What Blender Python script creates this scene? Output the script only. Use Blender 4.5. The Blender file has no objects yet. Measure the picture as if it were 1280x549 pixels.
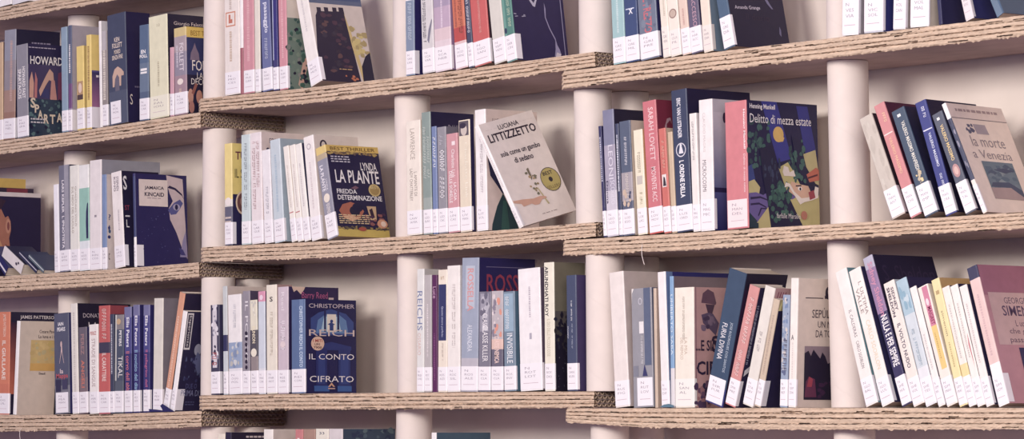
import bpy, math, random
from mathutils import Vector, Matrix
random.seed(7)
S = bpy.context.scene
COL = S.collection
# ------------------------------------------------------------------ camera
F = 4680.0                       # focal length in pixels of a 1280 wide frame
TH = math.radians(51.4)          # camera turned away from the wall's normal
PITCH = math.atan((535 - 274.5) / F)
DIST = 6.87
HF = Vector((-math.sin(TH), math.cos(TH), 0))
CAM = Vector((0, 0, 1.5)) - HF * DIST
RT = Vector((math.cos(TH), math.sin(TH), 0))
FW = (HF * math.cos(PITCH) + Vector((0, 0, 1)) * math.sin(PITCH)).normalized()
UP = RT.cross(FW)
cd = bpy.data.cameras.new('camera'); cam = bpy.data.objects.new('camera', cd); COL.objects.link(cam)
cd.sensor_fit = 'HORIZONTAL'; cd.sensor_width = 36; cd.lens = F / 1280 * 36
cd.clip_start = 0.1; cd.clip_end = 60
cam.matrix_world = Matrix((RT, UP, -FW)).transposed().to_4x4(); cam.location = CAM
S.camera = cam
# ------------------------------------------------------------------ light
w = bpy.data.worlds.new('room_light'); S.world = w; w.use_nodes = True
bg = w.node_tree.nodes['Background']; bg.inputs[0].default_value = (0.45, 0.37, 0.88, 1); bg.inputs[1].default_value = 0.25
def area(name, loc, tgt, sx, sy, power, col):
    l = bpy.data.lights.new(name, 'AREA'); l.shape = 'RECTANGLE'; l.size = sx; l.size_y = sy; l.energy = power; l.color = col
    o = bpy.data.objects.new(name, l); COL.objects.link(o); o.location = loc
    o.rotation_euler = (Vector(tgt) - Vector(loc)).to_track_quat('-Z', 'Y').to_euler()
area('window_daylight', (1.7, -5.3, 3.0), (0, 0, 1.7), 2.4, 1.2, 246, (1.0, 0.93, 0.87))
area('side_fill', (5.0, -3.6, 2.9), (0, 0, 1.7), 2.6, 1.8, 120, (1.0, 0.93, 0.89))  # added fill lamp that brightens the right-facing covers, no known window
area('left_fill', (-2.2, -4.6, 2.6), (-0.2, 0, 1.7), 2.2, 1.2, 35, (1.0, 0.94, 0.90))  # weak fill lamp added on the left, stands for no real window
S.view_settings.view_transform = 'Standard'; S.view_settings.look = 'None'
S.view_settings.exposure = 0.07; S.view_settings.gamma = 1.0; S.view_settings.use_curve_mapping = False

# ------------------------------------------------------------------ helpers
def ray(px, py): return FW + RT * ((px - 640) / F) + UP * ((274.5 - py) / F)
def at(px, py, Y=0.0):
    d = ray(px, py); t = (Y - CAM.y) / d.y; return CAM + d * t
def depth_to(px, py, X):           # Y at which the ray through px meets the plane x = X
    d = ray(px, py); t = (X - CAM.x) / d.x; return (CAM + d * t).y
def lin(c):
    g = .3 * c[0] + .6 * c[1] + .1 * c[2]; c = [g + (v - g) * .85 for v in c]
    return tuple(((v / 255) / 12.92 if v / 255 <= .04045 else ((v / 255 + .055) / 1.055) ** 2.4) for v in c) + (1.0,)
class MB:
    def __init__(s): s.v = []; s.f = []; s.c = []; s.m = []
    def face(s, pts, col=(200, 200, 200), cols=None, mi=0):
        b = len(s.v); s.v += [tuple(p) for p in pts]; s.f.append(tuple(range(b, b + len(pts))))
        s.c.append([lin(c) for c in cols] if cols else [lin(col)] * len(pts)); s.m.append(mi)
    def build(s, name, mats, parent=None, smooth=False):
        me = bpy.data.meshes.new(name); me.from_pydata(s.v, [], s.f)
        a = me.color_attributes.new('print', 'FLOAT_COLOR', 'CORNER')
        flat = [x for f in s.c for c in f for x in c]; a.data.foreach_set('color', flat)
        for m in (mats if isinstance(mats, (list, tuple)) else [mats]): me.materials.append(m)
        me.polygons.foreach_set('material_index', s.m)
        if smooth: me.polygons.foreach_set('use_smooth', [True] * len(s.f))
        me.update()
        o = bpy.data.objects.new(name, me); COL.objects.link(o)
        if parent: o.parent = parent
        return o
def tag(o, label, cat, group=None, kind=None):
    if label: o['label'] = label
    if cat: o['category'] = cat
    if group: o['group'] = group
    if kind: o['kind'] = kind
    return o
def empty(name, loc=(0, 0, 0)):
    o = bpy.data.objects.new(name, None); COL.objects.link(o); o.location = loc; o.empty_display_size = .02; return o
def mat(name, rough=.5, attr=False, col=(200, 200, 200), spec=.4):
    m = bpy.data.materials.new(name); m.use_nodes = True; nt = m.node_tree; p = nt.nodes['Principled BSDF']
    p.inputs['Roughness'].default_value = rough; p.inputs['Specular IOR Level'].default_value = spec
    p.inputs['Base Color'].default_value = lin(col)
    return m, nt, p
def nd(nt, t, **k):
    n = nt.nodes.new(t)
    for a, b in k.items(): setattr(n, a, b)
    return n
def noise_mix(nt, p, src, scale, amt, stretch=(1, 1, 1), detail=4, bump=0, dist=.001):
    tc = nd(nt, 'ShaderNodeTexCoord'); mp = nd(nt, 'ShaderNodeMapping'); mp.inputs['Scale'].default_value = stretch
    no = nd(nt, 'ShaderNodeTexNoise'); no.inputs['Scale'].default_value = scale; no.inputs['Detail'].default_value = detail
    nt.links.new(tc.outputs['Object'], mp.inputs[0]); nt.links.new(mp.outputs[0], no.inputs['Vector'])
    mr = nd(nt, 'ShaderNodeMapRange'); mr.inputs['From Min'].default_value = .3; mr.inputs['From Max'].default_value = .7
    mr.inputs['To Min'].default_value = 1 - amt; mr.inputs['To Max'].default_value = 1 + amt * .5
    nt.links.new(no.outputs['Fac'], mr.inputs[0])
    mx = nd(nt, 'ShaderNodeMix', data_type='RGBA', blend_type='MULTIPLY'); mx.inputs['Factor'].default_value = 1
    if isinstance(src, tuple): mx.inputs['A'].default_value = src
    else: nt.links.new(src, mx.inputs['A'])
    nt.links.new(mr.outputs[0], mx.inputs['B']); nt.links.new(mx.outputs['Result'], p.inputs['Base Color'])
    if bump:
        b = nd(nt, 'ShaderNodeBump'); b.inputs['Strength'].default_value = bump; b.inputs['Distance'].default_value = dist
        nt.links.new(no.outputs['Fac'], b.inputs['Height']); nt.links.new(b.outputs[0], p.inputs['Normal'])
    return no
def mat_print(name, rough, amt):
    m, nt, p = mat(name, rough, spec=.35); a = nd(nt, 'ShaderNodeAttribute', attribute_name='print')
    noise_mix(nt, p, a.outputs['Color'], 60, amt); return m
M_COVER = mat_print('printed_cover', .38, .07)
M_STICK = mat_print('sticker_paper', .45, .02)
M_MISC = mat_print('paper_scrap', .6, .05)
m, nt, p = mat('book_pages', .8, spec=.2); noise_mix(nt, p, lin((226, 210, 190)), 900, .18, (1, .02, .02), 2); M_PAGE = m
m, nt, p = mat('corrugated_cardboard', .85, spec=.15); noise_mix(nt, p, lin((215, 186, 160)), 110, .25, (.25, 1, 2.2), 6, .5, .0012); M_CARD = m
m, nt, p = mat('cardboard_liner', .85, spec=.15); noise_mix(nt, p, lin((186, 160, 158)), 40, .12, (.4, 1, 1), 4); M_LINER = m
m, nt, p = mat('wall_paint', .9, spec=.15); noise_mix(nt, p, lin((226, 212, 203)), 14, .05, (1, 1, 1), 5, .15, .001); M_WALL = m
m, nt, p = mat('floor_screed', .8, spec=.2); noise_mix(nt, p, lin((170, 155, 150)), 6, .1); M_FLOOR = m
# white painted tube with the faint spiral seam of wound card
m, nt, p = mat('painted_card_tube', .6, spec=.25)
no = noise_mix(nt, p, lin((226, 211, 203)), 30, .04)
tc = nd(nt, 'ShaderNodeTexCoord'); sx = nd(nt, 'ShaderNodeSeparateXYZ'); nt.links.new(tc.outputs['Object'], sx.inputs[0])
an = nd(nt, 'ShaderNodeMath', operation='ARCTAN2'); nt.links.new(sx.outputs['Y'], an.inputs[0]); nt.links.new(sx.outputs['X'], an.inputs[1])
a1 = nd(nt, 'ShaderNodeMath', operation='MULTIPLY'); a1.inputs[1].default_value = 1 / (2 * math.pi); nt.links.new(an.outputs[0], a1.inputs[0])
a2 = nd(nt, 'ShaderNodeMath', operation='MULTIPLY_ADD'); a2.inputs[1].default_value = 7.5; nt.links.new(sx.outputs['Z'], a2.inputs[0]); nt.links.new(a1.outputs[0], a2.inputs[2])
a3 = nd(nt, 'ShaderNodeMath', operation='FRACT'); nt.links.new(a2.outputs[0], a3.inputs[0])
a4 = nd(nt, 'ShaderNodeMath', operation='LESS_THAN'); a4.inputs[1].default_value = .012; nt.links.new(a3.outputs[0], a4.inputs[0])
bm_ = nd(nt, 'ShaderNodeBump'); bm_.inputs['Strength'].default_value = .5; bm_.inputs['Distance'].default_value = .0008; bm_.invert = True
nt.links.new(a4.outputs[0], bm_.inputs['Height']); nt.links.new(bm_.outputs[0], p.inputs['Normal']); M_TUBE = m

# ------------------------------------------------------------------ setting
DEPTH = .21
def slab(name, x0, x1, y0, y1, z0, z1, m):
    b = MB(); P = [(x, y, z) for z in (z0, z1) for y in (y0, y1) for x in (x0, x1)]
    for q in ((0, 2, 3, 1), (4, 5, 7, 6), (0, 1, 5, 4), (2, 6, 7, 3), (0, 4, 6, 2), (1, 3, 7, 5)): b.face([P[i] for i in q])
    return tag(b.build(name, m), None, None, kind='structure')
slab('wall_back', -4, 3, DEPTH + .006, DEPTH + .15, 0, 3.6, M_WALL)
slab('floor', -4, 3, -3, DEPTH + .15, -.05, 0, M_FLOOR)

# ------------------------------------------------------------------ corrugated shelves
class Shelf:
    def __init__(s, name, top, bot, skew, label, right_open=False):
        s.top = [at(*p) for p in top]; s.bot = [at(*p) for p in bot]; s.skew = skew; s.label = label
        s.x0 = s.top[0].x; s.x1 = s.top[-1].x; s.left_px = top[0][0]
    @staticmethod
    def interp(pl, X):
        for a, b in zip(pl, pl[1:]):
            if X <= b.x or b is pl[-1]:
                return a.z + (b.z - a.z) * (X - a.x) / (b.x - a.x)
    def zt(s, X): return s.interp(s.top, X)
    def zb(s, X): return s.interp(s.bot, X)
    def xl(s, Y):                    # left end at depth Y
        if not s.skew: return s.x0
        r = at(s.left_px - 14.5, 300, 0).x              # the corner is cut off at a slant
        return s.x0 + (r - s.x0) * min(1, max(0, Y - .001) / .022)
SH = {}
def add_shelf(key, top, bot, skew, label): SH[key] = Shelf(key, top, bot, skew, label)
add_shelf('1a', [(-150, 38), (0, 9.5), (228, -34)], [(-150, 53), (0, 25), (228, -15)], 0, 'short corrugated shelf at the top left corner, cut off by the frame')
add_shelf('1b', [(-150, 200), (0, 176.5), (120, 160.5), (251, 140.2)], [(-150, 213), (0, 192.5), (120, 177), (251, 158.5)], 0, 'corrugated cardboard shelf carrying the books of the top left bay')
add_shelf('1c', [(-150, 357), (0, 345.5), (130, 337.5), (249, 328)], [(-150, 375), (0, 364.5), (130, 357), (249, 346)], 0, 'corrugated cardboard shelf of the middle left bay, under the slumped booklets')
add_shelf('1d', [(-150, 520), (0, 519), (130, 518), (252, 513.5)], [(-150, 541), (0, 539), (130, 537.5), (252, 533)], 0, 'corrugated cardboard shelf of the bottom left bay, under the blue scraps')
add_shelf('1e', [(-150, 700), (225, 710)], [(-150, 720), (225, 730)], 0, 'lowest left cardboard shelf below the picture edge')
add_shelf('2a', [(250.5, 123.5), (379, 110.5), (560, 89.5), (744, 64.5)], [(250.5, 139.3), (379, 129.5), (560, 109), (704, 88), (744, 82.5)], 1, 'long bowed cardboard shelf over the second and third bays, topmost seen there')
add_shelf('2b', [(254, 309), (380, 303), (500, 296), (620, 288.3), (745, 277.5)], [(254, 327), (380, 323), (500, 316.5), (606, 309), (700, 299.3), (745, 295.3)], 1, 'long cardboard shelf under the tilted cream paperback of the middle row')
add_shelf('2c', [(253, 494.5), (400, 492), (620, 490), (743, 489.5)], [(253, 512.3), (500, 511.3), (743, 509.3)], 1, 'long cardboard shelf under the blue doorway book of the bottom row')
add_shelf('2d', [(253, 690), (743, 705)], [(253, 709), (743, 725)], 1, 'lowest long cardboard shelf below the picture edge')
add_shelf('4a', [(704.5, 89.2), (744, 84.6), (870, 68), (1035, 48.2), (1280, 19), (1420, 2)], [(704.5, 110.5), (870, 90.5), (1035, 72), (1280, 44), (1420, 28)], 1, 'long cardboard shelf at upper right, above the red and navy spines')
add_shelf('4b', [(706, 300.3), (860, 291), (960, 284.5), (1040, 280), (1180, 271.5), (1280, 264.5), (1420, 255)], [(706, 319), (860, 312.7), (1010, 300.5), (1280, 285.5), (1420, 278)], 1, 'long cardboard shelf at right under the leaning row of saga volumes')
add_shelf('4c', [(709, 510.6), (1000, 510), (1280, 510), (1420, 510)], [(709, 528), (800, 534), (1000, 537), (1420, 536)], 1, 'thick ragged cardboard shelf along the bottom right')
add_shelf('4d', [(709, 735), (1420, 760)], [(709, 758), (1420, 785)], 1, 'lowest right cardboard shelf below the picture edge')
NL = 4
def build_shelf(key):
    s = SH[key]; rnd = random.Random(key)
    root = empty('cardboard_shelf', (s.x0, 0, s.zb(s.x0)))
    tag(root, s.label, 'shelf', 'corrugated cardboard shelves')
    O = Vector(root.location)
    xs_knots = sorted(set([s.x0] + [p.x for p in s.top] + [p.x for p in s.bot if s.x0 < p.x < s.x1] + [s.x1] + ([s.x0 + .012] if s.skew else [])))
    n = int((s.x1 - s.x0) / .0045); fine = [s.x0 + (s.x1 - s.x0) * i / n for i in range(n + 1)]
    prev = None
    for k in range(NL):
        b = MB()
        def Z(X, f): return s.zb(X) + (s.zt(X) - s.zb(X)) * (k + f) / NL
        def pt(X, Y, f):                       # left end may run askew
            xx = X + (s.xl(Y) - s.x0) * max(0, 1 - (X - s.x0) / .012) if s.skew else X
            return (xx - O.x, Y - O.y, Z(xx, f) - O.z)
        yf = .0025
        # liners: thin plates at the bottom and top of this layer
        g0 = .02 if k else 0.0; g1 = .98 if k < NL - 1 else 1.0
        for (fa, fb) in ((g0, .08), (.92, g1)):
            for X0, X1 in zip(xs_knots, xs_knots[1:]):
                yl = .007; ys = [yl, .023, DEPTH] if s.skew and X0 == s.x0 else [yl, DEPTH]
                for ya, yb in zip(ys, ys[1:]):
                    b.face([pt(*a) for a in ((X0, ya, fb), (X1, ya, fb), (X1, yb, fb), (X0, yb, fb))], mi=1)
                    b.face([pt(*a) for a in ((X0, yb, fa), (X1, yb, fa), (X1, ya, fa), (X0, ya, fa))], mi=1)
                for q in (((X0, yl, fa), (X1, yl, fa), (X1, yl, fb), (X0, yl, fb)), ((X1, DEPTH, fa), (X0, DEPTH, fa), (X0, DEPTH, fb), (X1, DEPTH, fb))):
                    b.face([pt(*a) for a in q], mi=1)
            for X in (s.x0, s.x1):
                for ya, yb in ((yl, .023), (.023, DEPTH)): b.face([pt(X, ya, fa), pt(X, yb, fa), pt(X, yb, fb), pt(X, ya, fb)], mi=1)
        # fluted medium, a wave across the depth, run along the shelf
        per = .0118; m_ = int(DEPTH / per * 8); ph = rnd.random() * 6
        prof = []
        for i in range(m_ + 1):
            Y = yf + (DEPTH - yf) * i / m_; a = Y / per * 2 * math.pi + ph
            wv = max(-1, min(1, 1.25 * math.sin(a))); prof.append((Y, .5 + .36 * wv))
        for X0, X1 in zip(xs_knots, xs_knots[1:]):
            for (Ya, fa), (Yb, fb) in zip(prof, prof[1:]):
                b.face([pt(X0, Ya, fa + .03), pt(X1, Ya, fa + .03), pt(X1, Yb, fb + .03), pt(X0, Yb, fb + .03)])
                b.face([pt(X0, Ya, fa - .03), pt(X0, Yb, fb - .03), pt(X1, Yb, fb - .03), pt(X1, Ya, fa - .03)])
        for X in (s.x0, s.x1):
            for (Ya, fa), (Yb, fb) in zip(prof, prof[1:]):
                b.face([pt(X, Ya, fa - .03), pt(X, Yb, fb - .03), pt(X, Yb, fb + .03), pt(X, Ya, fa + .03)])
        # ragged cut front edge, several courses of torn paper
        lv = [0, .2, .42, .66, .88, 1.0]; rows = []
        gap_t = .93; st = [rnd.uniform(-.001, .001) for _ in lv]
        drift = 0.0
        rows = [[] for _ in lv]
        for i, X in enumerate(fine):
            drift = .9 * drift + rnd.uniform(-.0003, .0003)
            for j, f in enumerate(lv):
                y = -.0005 + st[j] * .8 + drift + rnd.uniform(-.0007, .0007)
                if j in (0, len(lv) - 1): y += .0012
                ff = f + rnd.uniform(-.05, .05) * (0 if (k == NL - 1 and j == len(lv) - 1) else 1)
                if j == 0: ff = (.045 if k else -.03) + rnd.uniform(-.06, .06) - (rnd.random() ** 6) * (.0 if k else .35)
                if j == len(lv) - 1: ff = (.955 + rnd.uniform(-.08, .04)) if k < NL - 1 else .995
                rows[j].append(pt(X, y, ff))
        tear = 0
        for i in range(len(fine) - 1):
            if tear <= 0 and rnd.random() < .045: tear = rnd.randint(2, 12); tj = rnd.choice((0, 1, 3, 4))
            tear -= 1
            for j in range(len(lv) - 1):
                if tear > 0 and j == tj and lv[j + 1] - lv[j] < .26 and not (k == NL - 1 and j == 4): continue
                b.face([rows[j][i], rows[j][i + 1], rows[j + 1][i + 1], rows[j + 1][i]])
            # lip back to the liners
            b.face([rows[-1][i], rows[-1][i + 1], pt(fine[i + 1], .008, .99 if k == NL - 1 else .9), pt(fine[i], .008, .99 if k == NL - 1 else .9)])
            b.face([pt(fine[i], .008, .1 if k else .02), pt(fine[i + 1], .008, .1 if k else .02), rows[0][i + 1], rows[0][i]])
        b.build('corrugated_layer', [M_CARD, M_LINER], root)
for k in SH: build_shelf(k)

# ------------------------------------------------------------------ cardboard tubes
R_T = .0345
def tube(px_top, px_bot, up, dn, label, Y=.062, ztop=None, zbot=None):
    X0 = at(px_bot, 300, Y).x; X1 = at(px_top, 300, Y).x
    cr = [(-R_T, 0), (0, 0), (R_T, 0)]
    z0 = max(SH[dn].zt(X0 + dx) for dx, _ in cr) if dn else zbot
    z1 = min(SH[up].zb(X1 + dx) for dx, _ in cr) if up else ztop
    o = MB(); N = 48; L = z1 - z0 - .0006; t = .003
    def ring(r, f, z): return [(r * math.cos(2 * math.pi * i / N) + (X1 - X0) * f, r * math.sin(2 * math.pi * i / N), z) for i in range(N)]
    rings = [ring(R_T - t, 0, .0), ring(R_T - .0006, 0, 0), ring(R_T, 0, .0008), ring(R_T, .5, L / 2), ring(R_T, 1, L - .0008), ring(R_T - .0006, 1, L), ring(R_T - t, 1, L), ring(R_T - t, 0, 0)]
    for a, b in zip(rings, rings[1:]):
        for i in range(N): o.face([a[i], a[(i + 1) % N], b[(i + 1) % N], b[i]])
    ob = o.build('cardboard_tube', M_TUBE); ob.location = (X0, Y, z0 + .0002)
    me = ob.data
    me.polygons.foreach_set('use_smooth', [True] * len(me.polygons))
    import bmesh
    bm = bmesh.new(); bm.from_mesh(me); bmesh.ops.remove_doubles(bm, verts=bm.verts, dist=1e-6); bmesh.ops.recalc_face_normals(bm, faces=bm.faces)
    for e in bm.edges:
        if len(e.link_faces) == 2 and e.calc_face_angle(0) > .5: e.smooth = False
    bm.to_mesh(me); bm.free()
    return tag(ob, label, 'tube', 'white cardboard tubes holding the shelves')
YR = .062 + .088
tube(103, 99.5, '1a', '1b', 'white cardboard tube behind the grey and yellow books of the top left bay', Y=.11)
tube(99.5, 93, '1b', '1c', 'white cardboard tube behind the cream and green books of the middle left bay', Y=.11)
tube(93, 93, '1c', '1d', 'white cardboard tube behind the slate and black books of the bottom left bay', Y=.11)
tube(92, 92, '1d', '1e', 'white tube stub under the bottom left shelf, left of the other stubs')
tube(275, 274, None, '2a', 'white tube at the upper left edge of the square-logo white book', ztop=at(260, -75).z, Y=.05)
tube(274, 273, '1b', '2b', 'white tube left of the yellow and navy thriller, front one of a pair')
tube(273, 272.5, '1c', '2c', 'white tube left of the black and white spine, bottom row, front of pair', Y=.047)
tube(273, 273, '1d', '2d', 'white tube stub below the honeycomb shelf end at the bottom left, front of its pair')
tube(322, 321, '1b', '2b', 'white tube standing in shade behind the yellow thriller, rear one of a pair', Y=YR)
tube(316, 316, '1c', '2c', 'white tube in shade behind the beige cover, bottom row, rear one of a pair', Y=YR)
tube(318, 318, '1d', '2d', 'dark shaded tube stub behind the cut-off black book, rear one of its pair', Y=YR)
tube(513, 513, None, '2a', 'white tube left of the blue-grey spine in the top row', ztop=at(500, -110).z)
tube(515, 517, '2a', '2b', 'white tube behind the cream old novel, middle row centre')
tube(519, 519.5, '2b', '2c', 'white tube left of the maroon spine, bottom row centre')
tube(518, 518, '2c', '2d', 'white tube stub under the long shelf, left of the cut-off teal book')
tube(746, 748, None, '2a', 'white tube between the black smoke cover and the aqua spine, top row', ztop=at(740, -150).z)
tube(741, 744, '4a', '2b', 'white tube right of the tilted cream paperback, front one of a pair')
tube(756, 757, '4b', '2c', 'white tube right of the slate spine in the bottom row, front one of a pair', Y=.037)
tube(762, 762, '4c', '2d', 'white tube stub under the left end of the ragged bottom right shelf')
tube(788, 789, '4a', '2b', 'white tube in deep shade above the lilac-grey novel, rear one of a pair', Y=YR)
tube(800, 801, '4b', '2c', 'white tube in deep shade behind beige and worn grey books, rear of pair', Y=YR)
tube(806, 806, '4c', '2d', 'dark shaded tube stub under the bottom right shelf, rear one of its pair', Y=YR)
tube(1060, 1060, None, '4a', 'white tube behind the first white label book at the top right', ztop=at(1050, -190).z)
tube(1060.5, 1064, '4a', '4b', 'white tube between the crime novel with trees and the leaning saga volumes', Y=.068)
tube(1059.5, 1064, '4b', '4c', 'white tube that the slanting row of white paperbacks leans against, bottom right', Y=.068)
tube(1067, 1067, '4c', '4d', 'white tube stub under the bottom right shelf, rightmost stub')
for px, kk in ((92, '1e'), (273, '2d'), (518, '2d'), (806, '4d'), (1067, '4d'), (1330, '4d')):
    tube(px, px, kk, None, 'tall white tube carrying the lowest shelf, below the picture edge', zbot=0)
tube(1330, 1330, '4b', '4c', 'white tube beyond the right picture edge, bottom row'); tube(1330, 1330, '4a', '4b', 'white tube beyond the right picture edge, middle row'); tube(1330, 1330, '4c', '4d', 'white tube stub beyond the right picture edge')

# ------------------------------------------------------------------ books
_tc = {}
def text_geo(s, bold):
    k = (s, bold)
    if k not in _tc:
        cu = bpy.data.curves.new('lettering', 'FONT'); cu.body = s; cu.resolution_u = 2; cu.offset = bold; cu.align_x = 'LEFT'
        ob = bpy.data.objects.new('lettering', cu)
        me = ob.to_mesh(); vs = [tuple(v.co) for v in me.vertices]; fs = [tuple(p.vertices) for p in me.polygons]
        ob.to_mesh_clear(); bpy.data.objects.remove(ob); bpy.data.curves.remove(cu)
        x0 = min(v[0] for v in vs); x1 = max(v[0] for v in vs); y0 = min(v[1] for v in vs); y1 = max(v[1] for v in vs)
        _tc[k] = ([((v[0] - x0) / (x1 - x0), (v[1] - y0) / (y1 - y0)) for v in vs], fs)
    return _tc[k]
EPS = .00022
def draw(b, items, place):
    """place(s, v, layer) -> 3D point on the book face"""
    for L, it in enumerate(items, 1):
        k = it[0]
        if k == 'r':
            _, s0, v0, s1, v1, c = it; b.face([place(s0, v0, L), place(s1, v0, L), place(s1, v1, L), place(s0, v1, L)], c)
        elif k == 'g':                                   # printed two-colour blend, top to bottom
            _, s0, v0, s1, v1, ct, cb = it; b.face([place(s0, v0, L), place(s1, v0, L), place(s1, v1, L), place(s0, v1, L)], cols=[cb, cb, ct, ct])
        elif k == 'p': b.face([place(s, v, L) for s, v in it[1]], it[2])
        elif k == 'e':
            _, cs, cv, rs, rv, c = it[:6]
            b.face([place(cs + rs * math.cos(a * math.pi / 10), cv + rv * math.sin(a * math.pi / 10), L) for a in range(20)], c)
        elif k in ('t', 'v'):
            _, s, s0, v0, s1, v1, c = it[:7]; vs, fs = text_geo(s, it[7] if len(it) > 7 else .012)
            for f in fs:
                q = []
                for i in f:
                    x, y = vs[i]
                    q.append(place(s0 + (s1 - s0) * x, v0 + (v1 - v0) * y, L) if k == 't' else place(s0 + (s1 - s0) * y, v1 - (v1 - v0) * x, L))
                b.face(q, c)
        elif k == 'q':                                   # rows of unreadable lettering running down a spine
            _, s0, v0, s1, v1, c = it[:6]; rr = random.Random(int(v0 * 991) + int(s1 * 313)); gl = max(.011, (s1 - s0) * .075); v = v1
            def bar(a, b_, e, f): b.face([place(a, f, L), place(b_, f, L), place(b_, e, L), place(a, e, L)], c)
            while v - gl > v0:
                t_ = gl * .2; q = rr.random()
                if q < .14: v -= gl * .7; continue
                bar(s0, s1, v, v - t_)
                if q < .6: bar(s0, s1, v - gl * .62, v - gl * .62 - t_)
                if q > .3: bar(s1 - (s1 - s0) * .2, s1, v, v - gl * .8)
                if q > .55: bar(s0 + (s1 - s0) * .4, s0 + (s1 - s0) * .58, v, v - gl * .7)
                if .2 < q < .5: bar(s0, s0 + (s1 - s0) * .18, v, v - gl * .8)
                v -= gl * 1.1
        elif k == 'k':                                   # slanted text: extra slope in v per s
            _, s, s0, v0, s1, v1, c, sl = it; vs, fs = text_geo(s, .012)
            for f in fs: b.face([place(s0 + (s1 - s0) * vs[i][0], v0 + (v1 - v0) * vs[i][1] + sl * vs[i][0], L) for i in f], c)
        elif k == 'b':                                   # printed blotches
            _, n, s0, v0, s1, v1, rs, rv, cs, seed = it; rr = random.Random(seed)
            for i in range(n):
                a0 = rr.uniform(s0, s1); b0 = rr.uniform(v0, v1); q = rr.uniform(.6, 1.3); a_ = rr.uniform(.7, 1.2); jit = [rr.uniform(.7, 1.2) for _ in range(8)]
                b.face([place(a0 + rs * q * jit[t] * math.cos(t * math.pi / 4), b0 + rv * q * a_ * jit[t] * math.sin(t * math.pi / 4), L + i * .02) for t in range(8)], rr.choice(cs))
        elif k == 'l':                                   # lines of small print
            _, s0, v0, s1, v1, n, c = it; rr = random.Random(n * 31 + int(s0 * 100))
            for i in range(n):
                vv = v1 - (v1 - v0) * i / n; hh = (v1 - v0) / n * .45; s = s0
                while s < s1 - .02:
                    wd = rr.uniform(.03, .1); e = min(s1, s + wd); b.face([place(s, vv - hh, L), place(e, vv - hh, L), place(e, vv, L), place(s, vv, L)], c); s = e + .018
        elif k == 'd':                                   # vertical line of small print
            _, s0, v0, s1, v1, c = it; rr = random.Random(int(v0 * 977) + int(s0 * 100)); v = v1
            while v > v0 + .005:
                e = max(v0, v - rr.uniform(.006, .016)); b.face([place(s0, e, L), place(s1, e, L), place(s1 - rr.random() * .2 * (s1 - s0), v, L), place(s0, v, L)], c); v = e - rr.uniform(.003, .008)
WHITE = (238, 230, 228); CREAM = (236, 226, 206); NAVY = (44, 37, 76); BLACK = (42, 33, 62); INK = (60, 48, 62)
PEN = (146, 132, 150)
LAST = {}
GROUP = {}
def bands(bl, v):                       # bl: colour or [(v_from_top_to_bottom...)] list of (v_lower, colour)
    if isinstance(bl, tuple): return bl
    for lo, c in bl:
        if v >= lo: return c
    return bl[-1][1]
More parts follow.
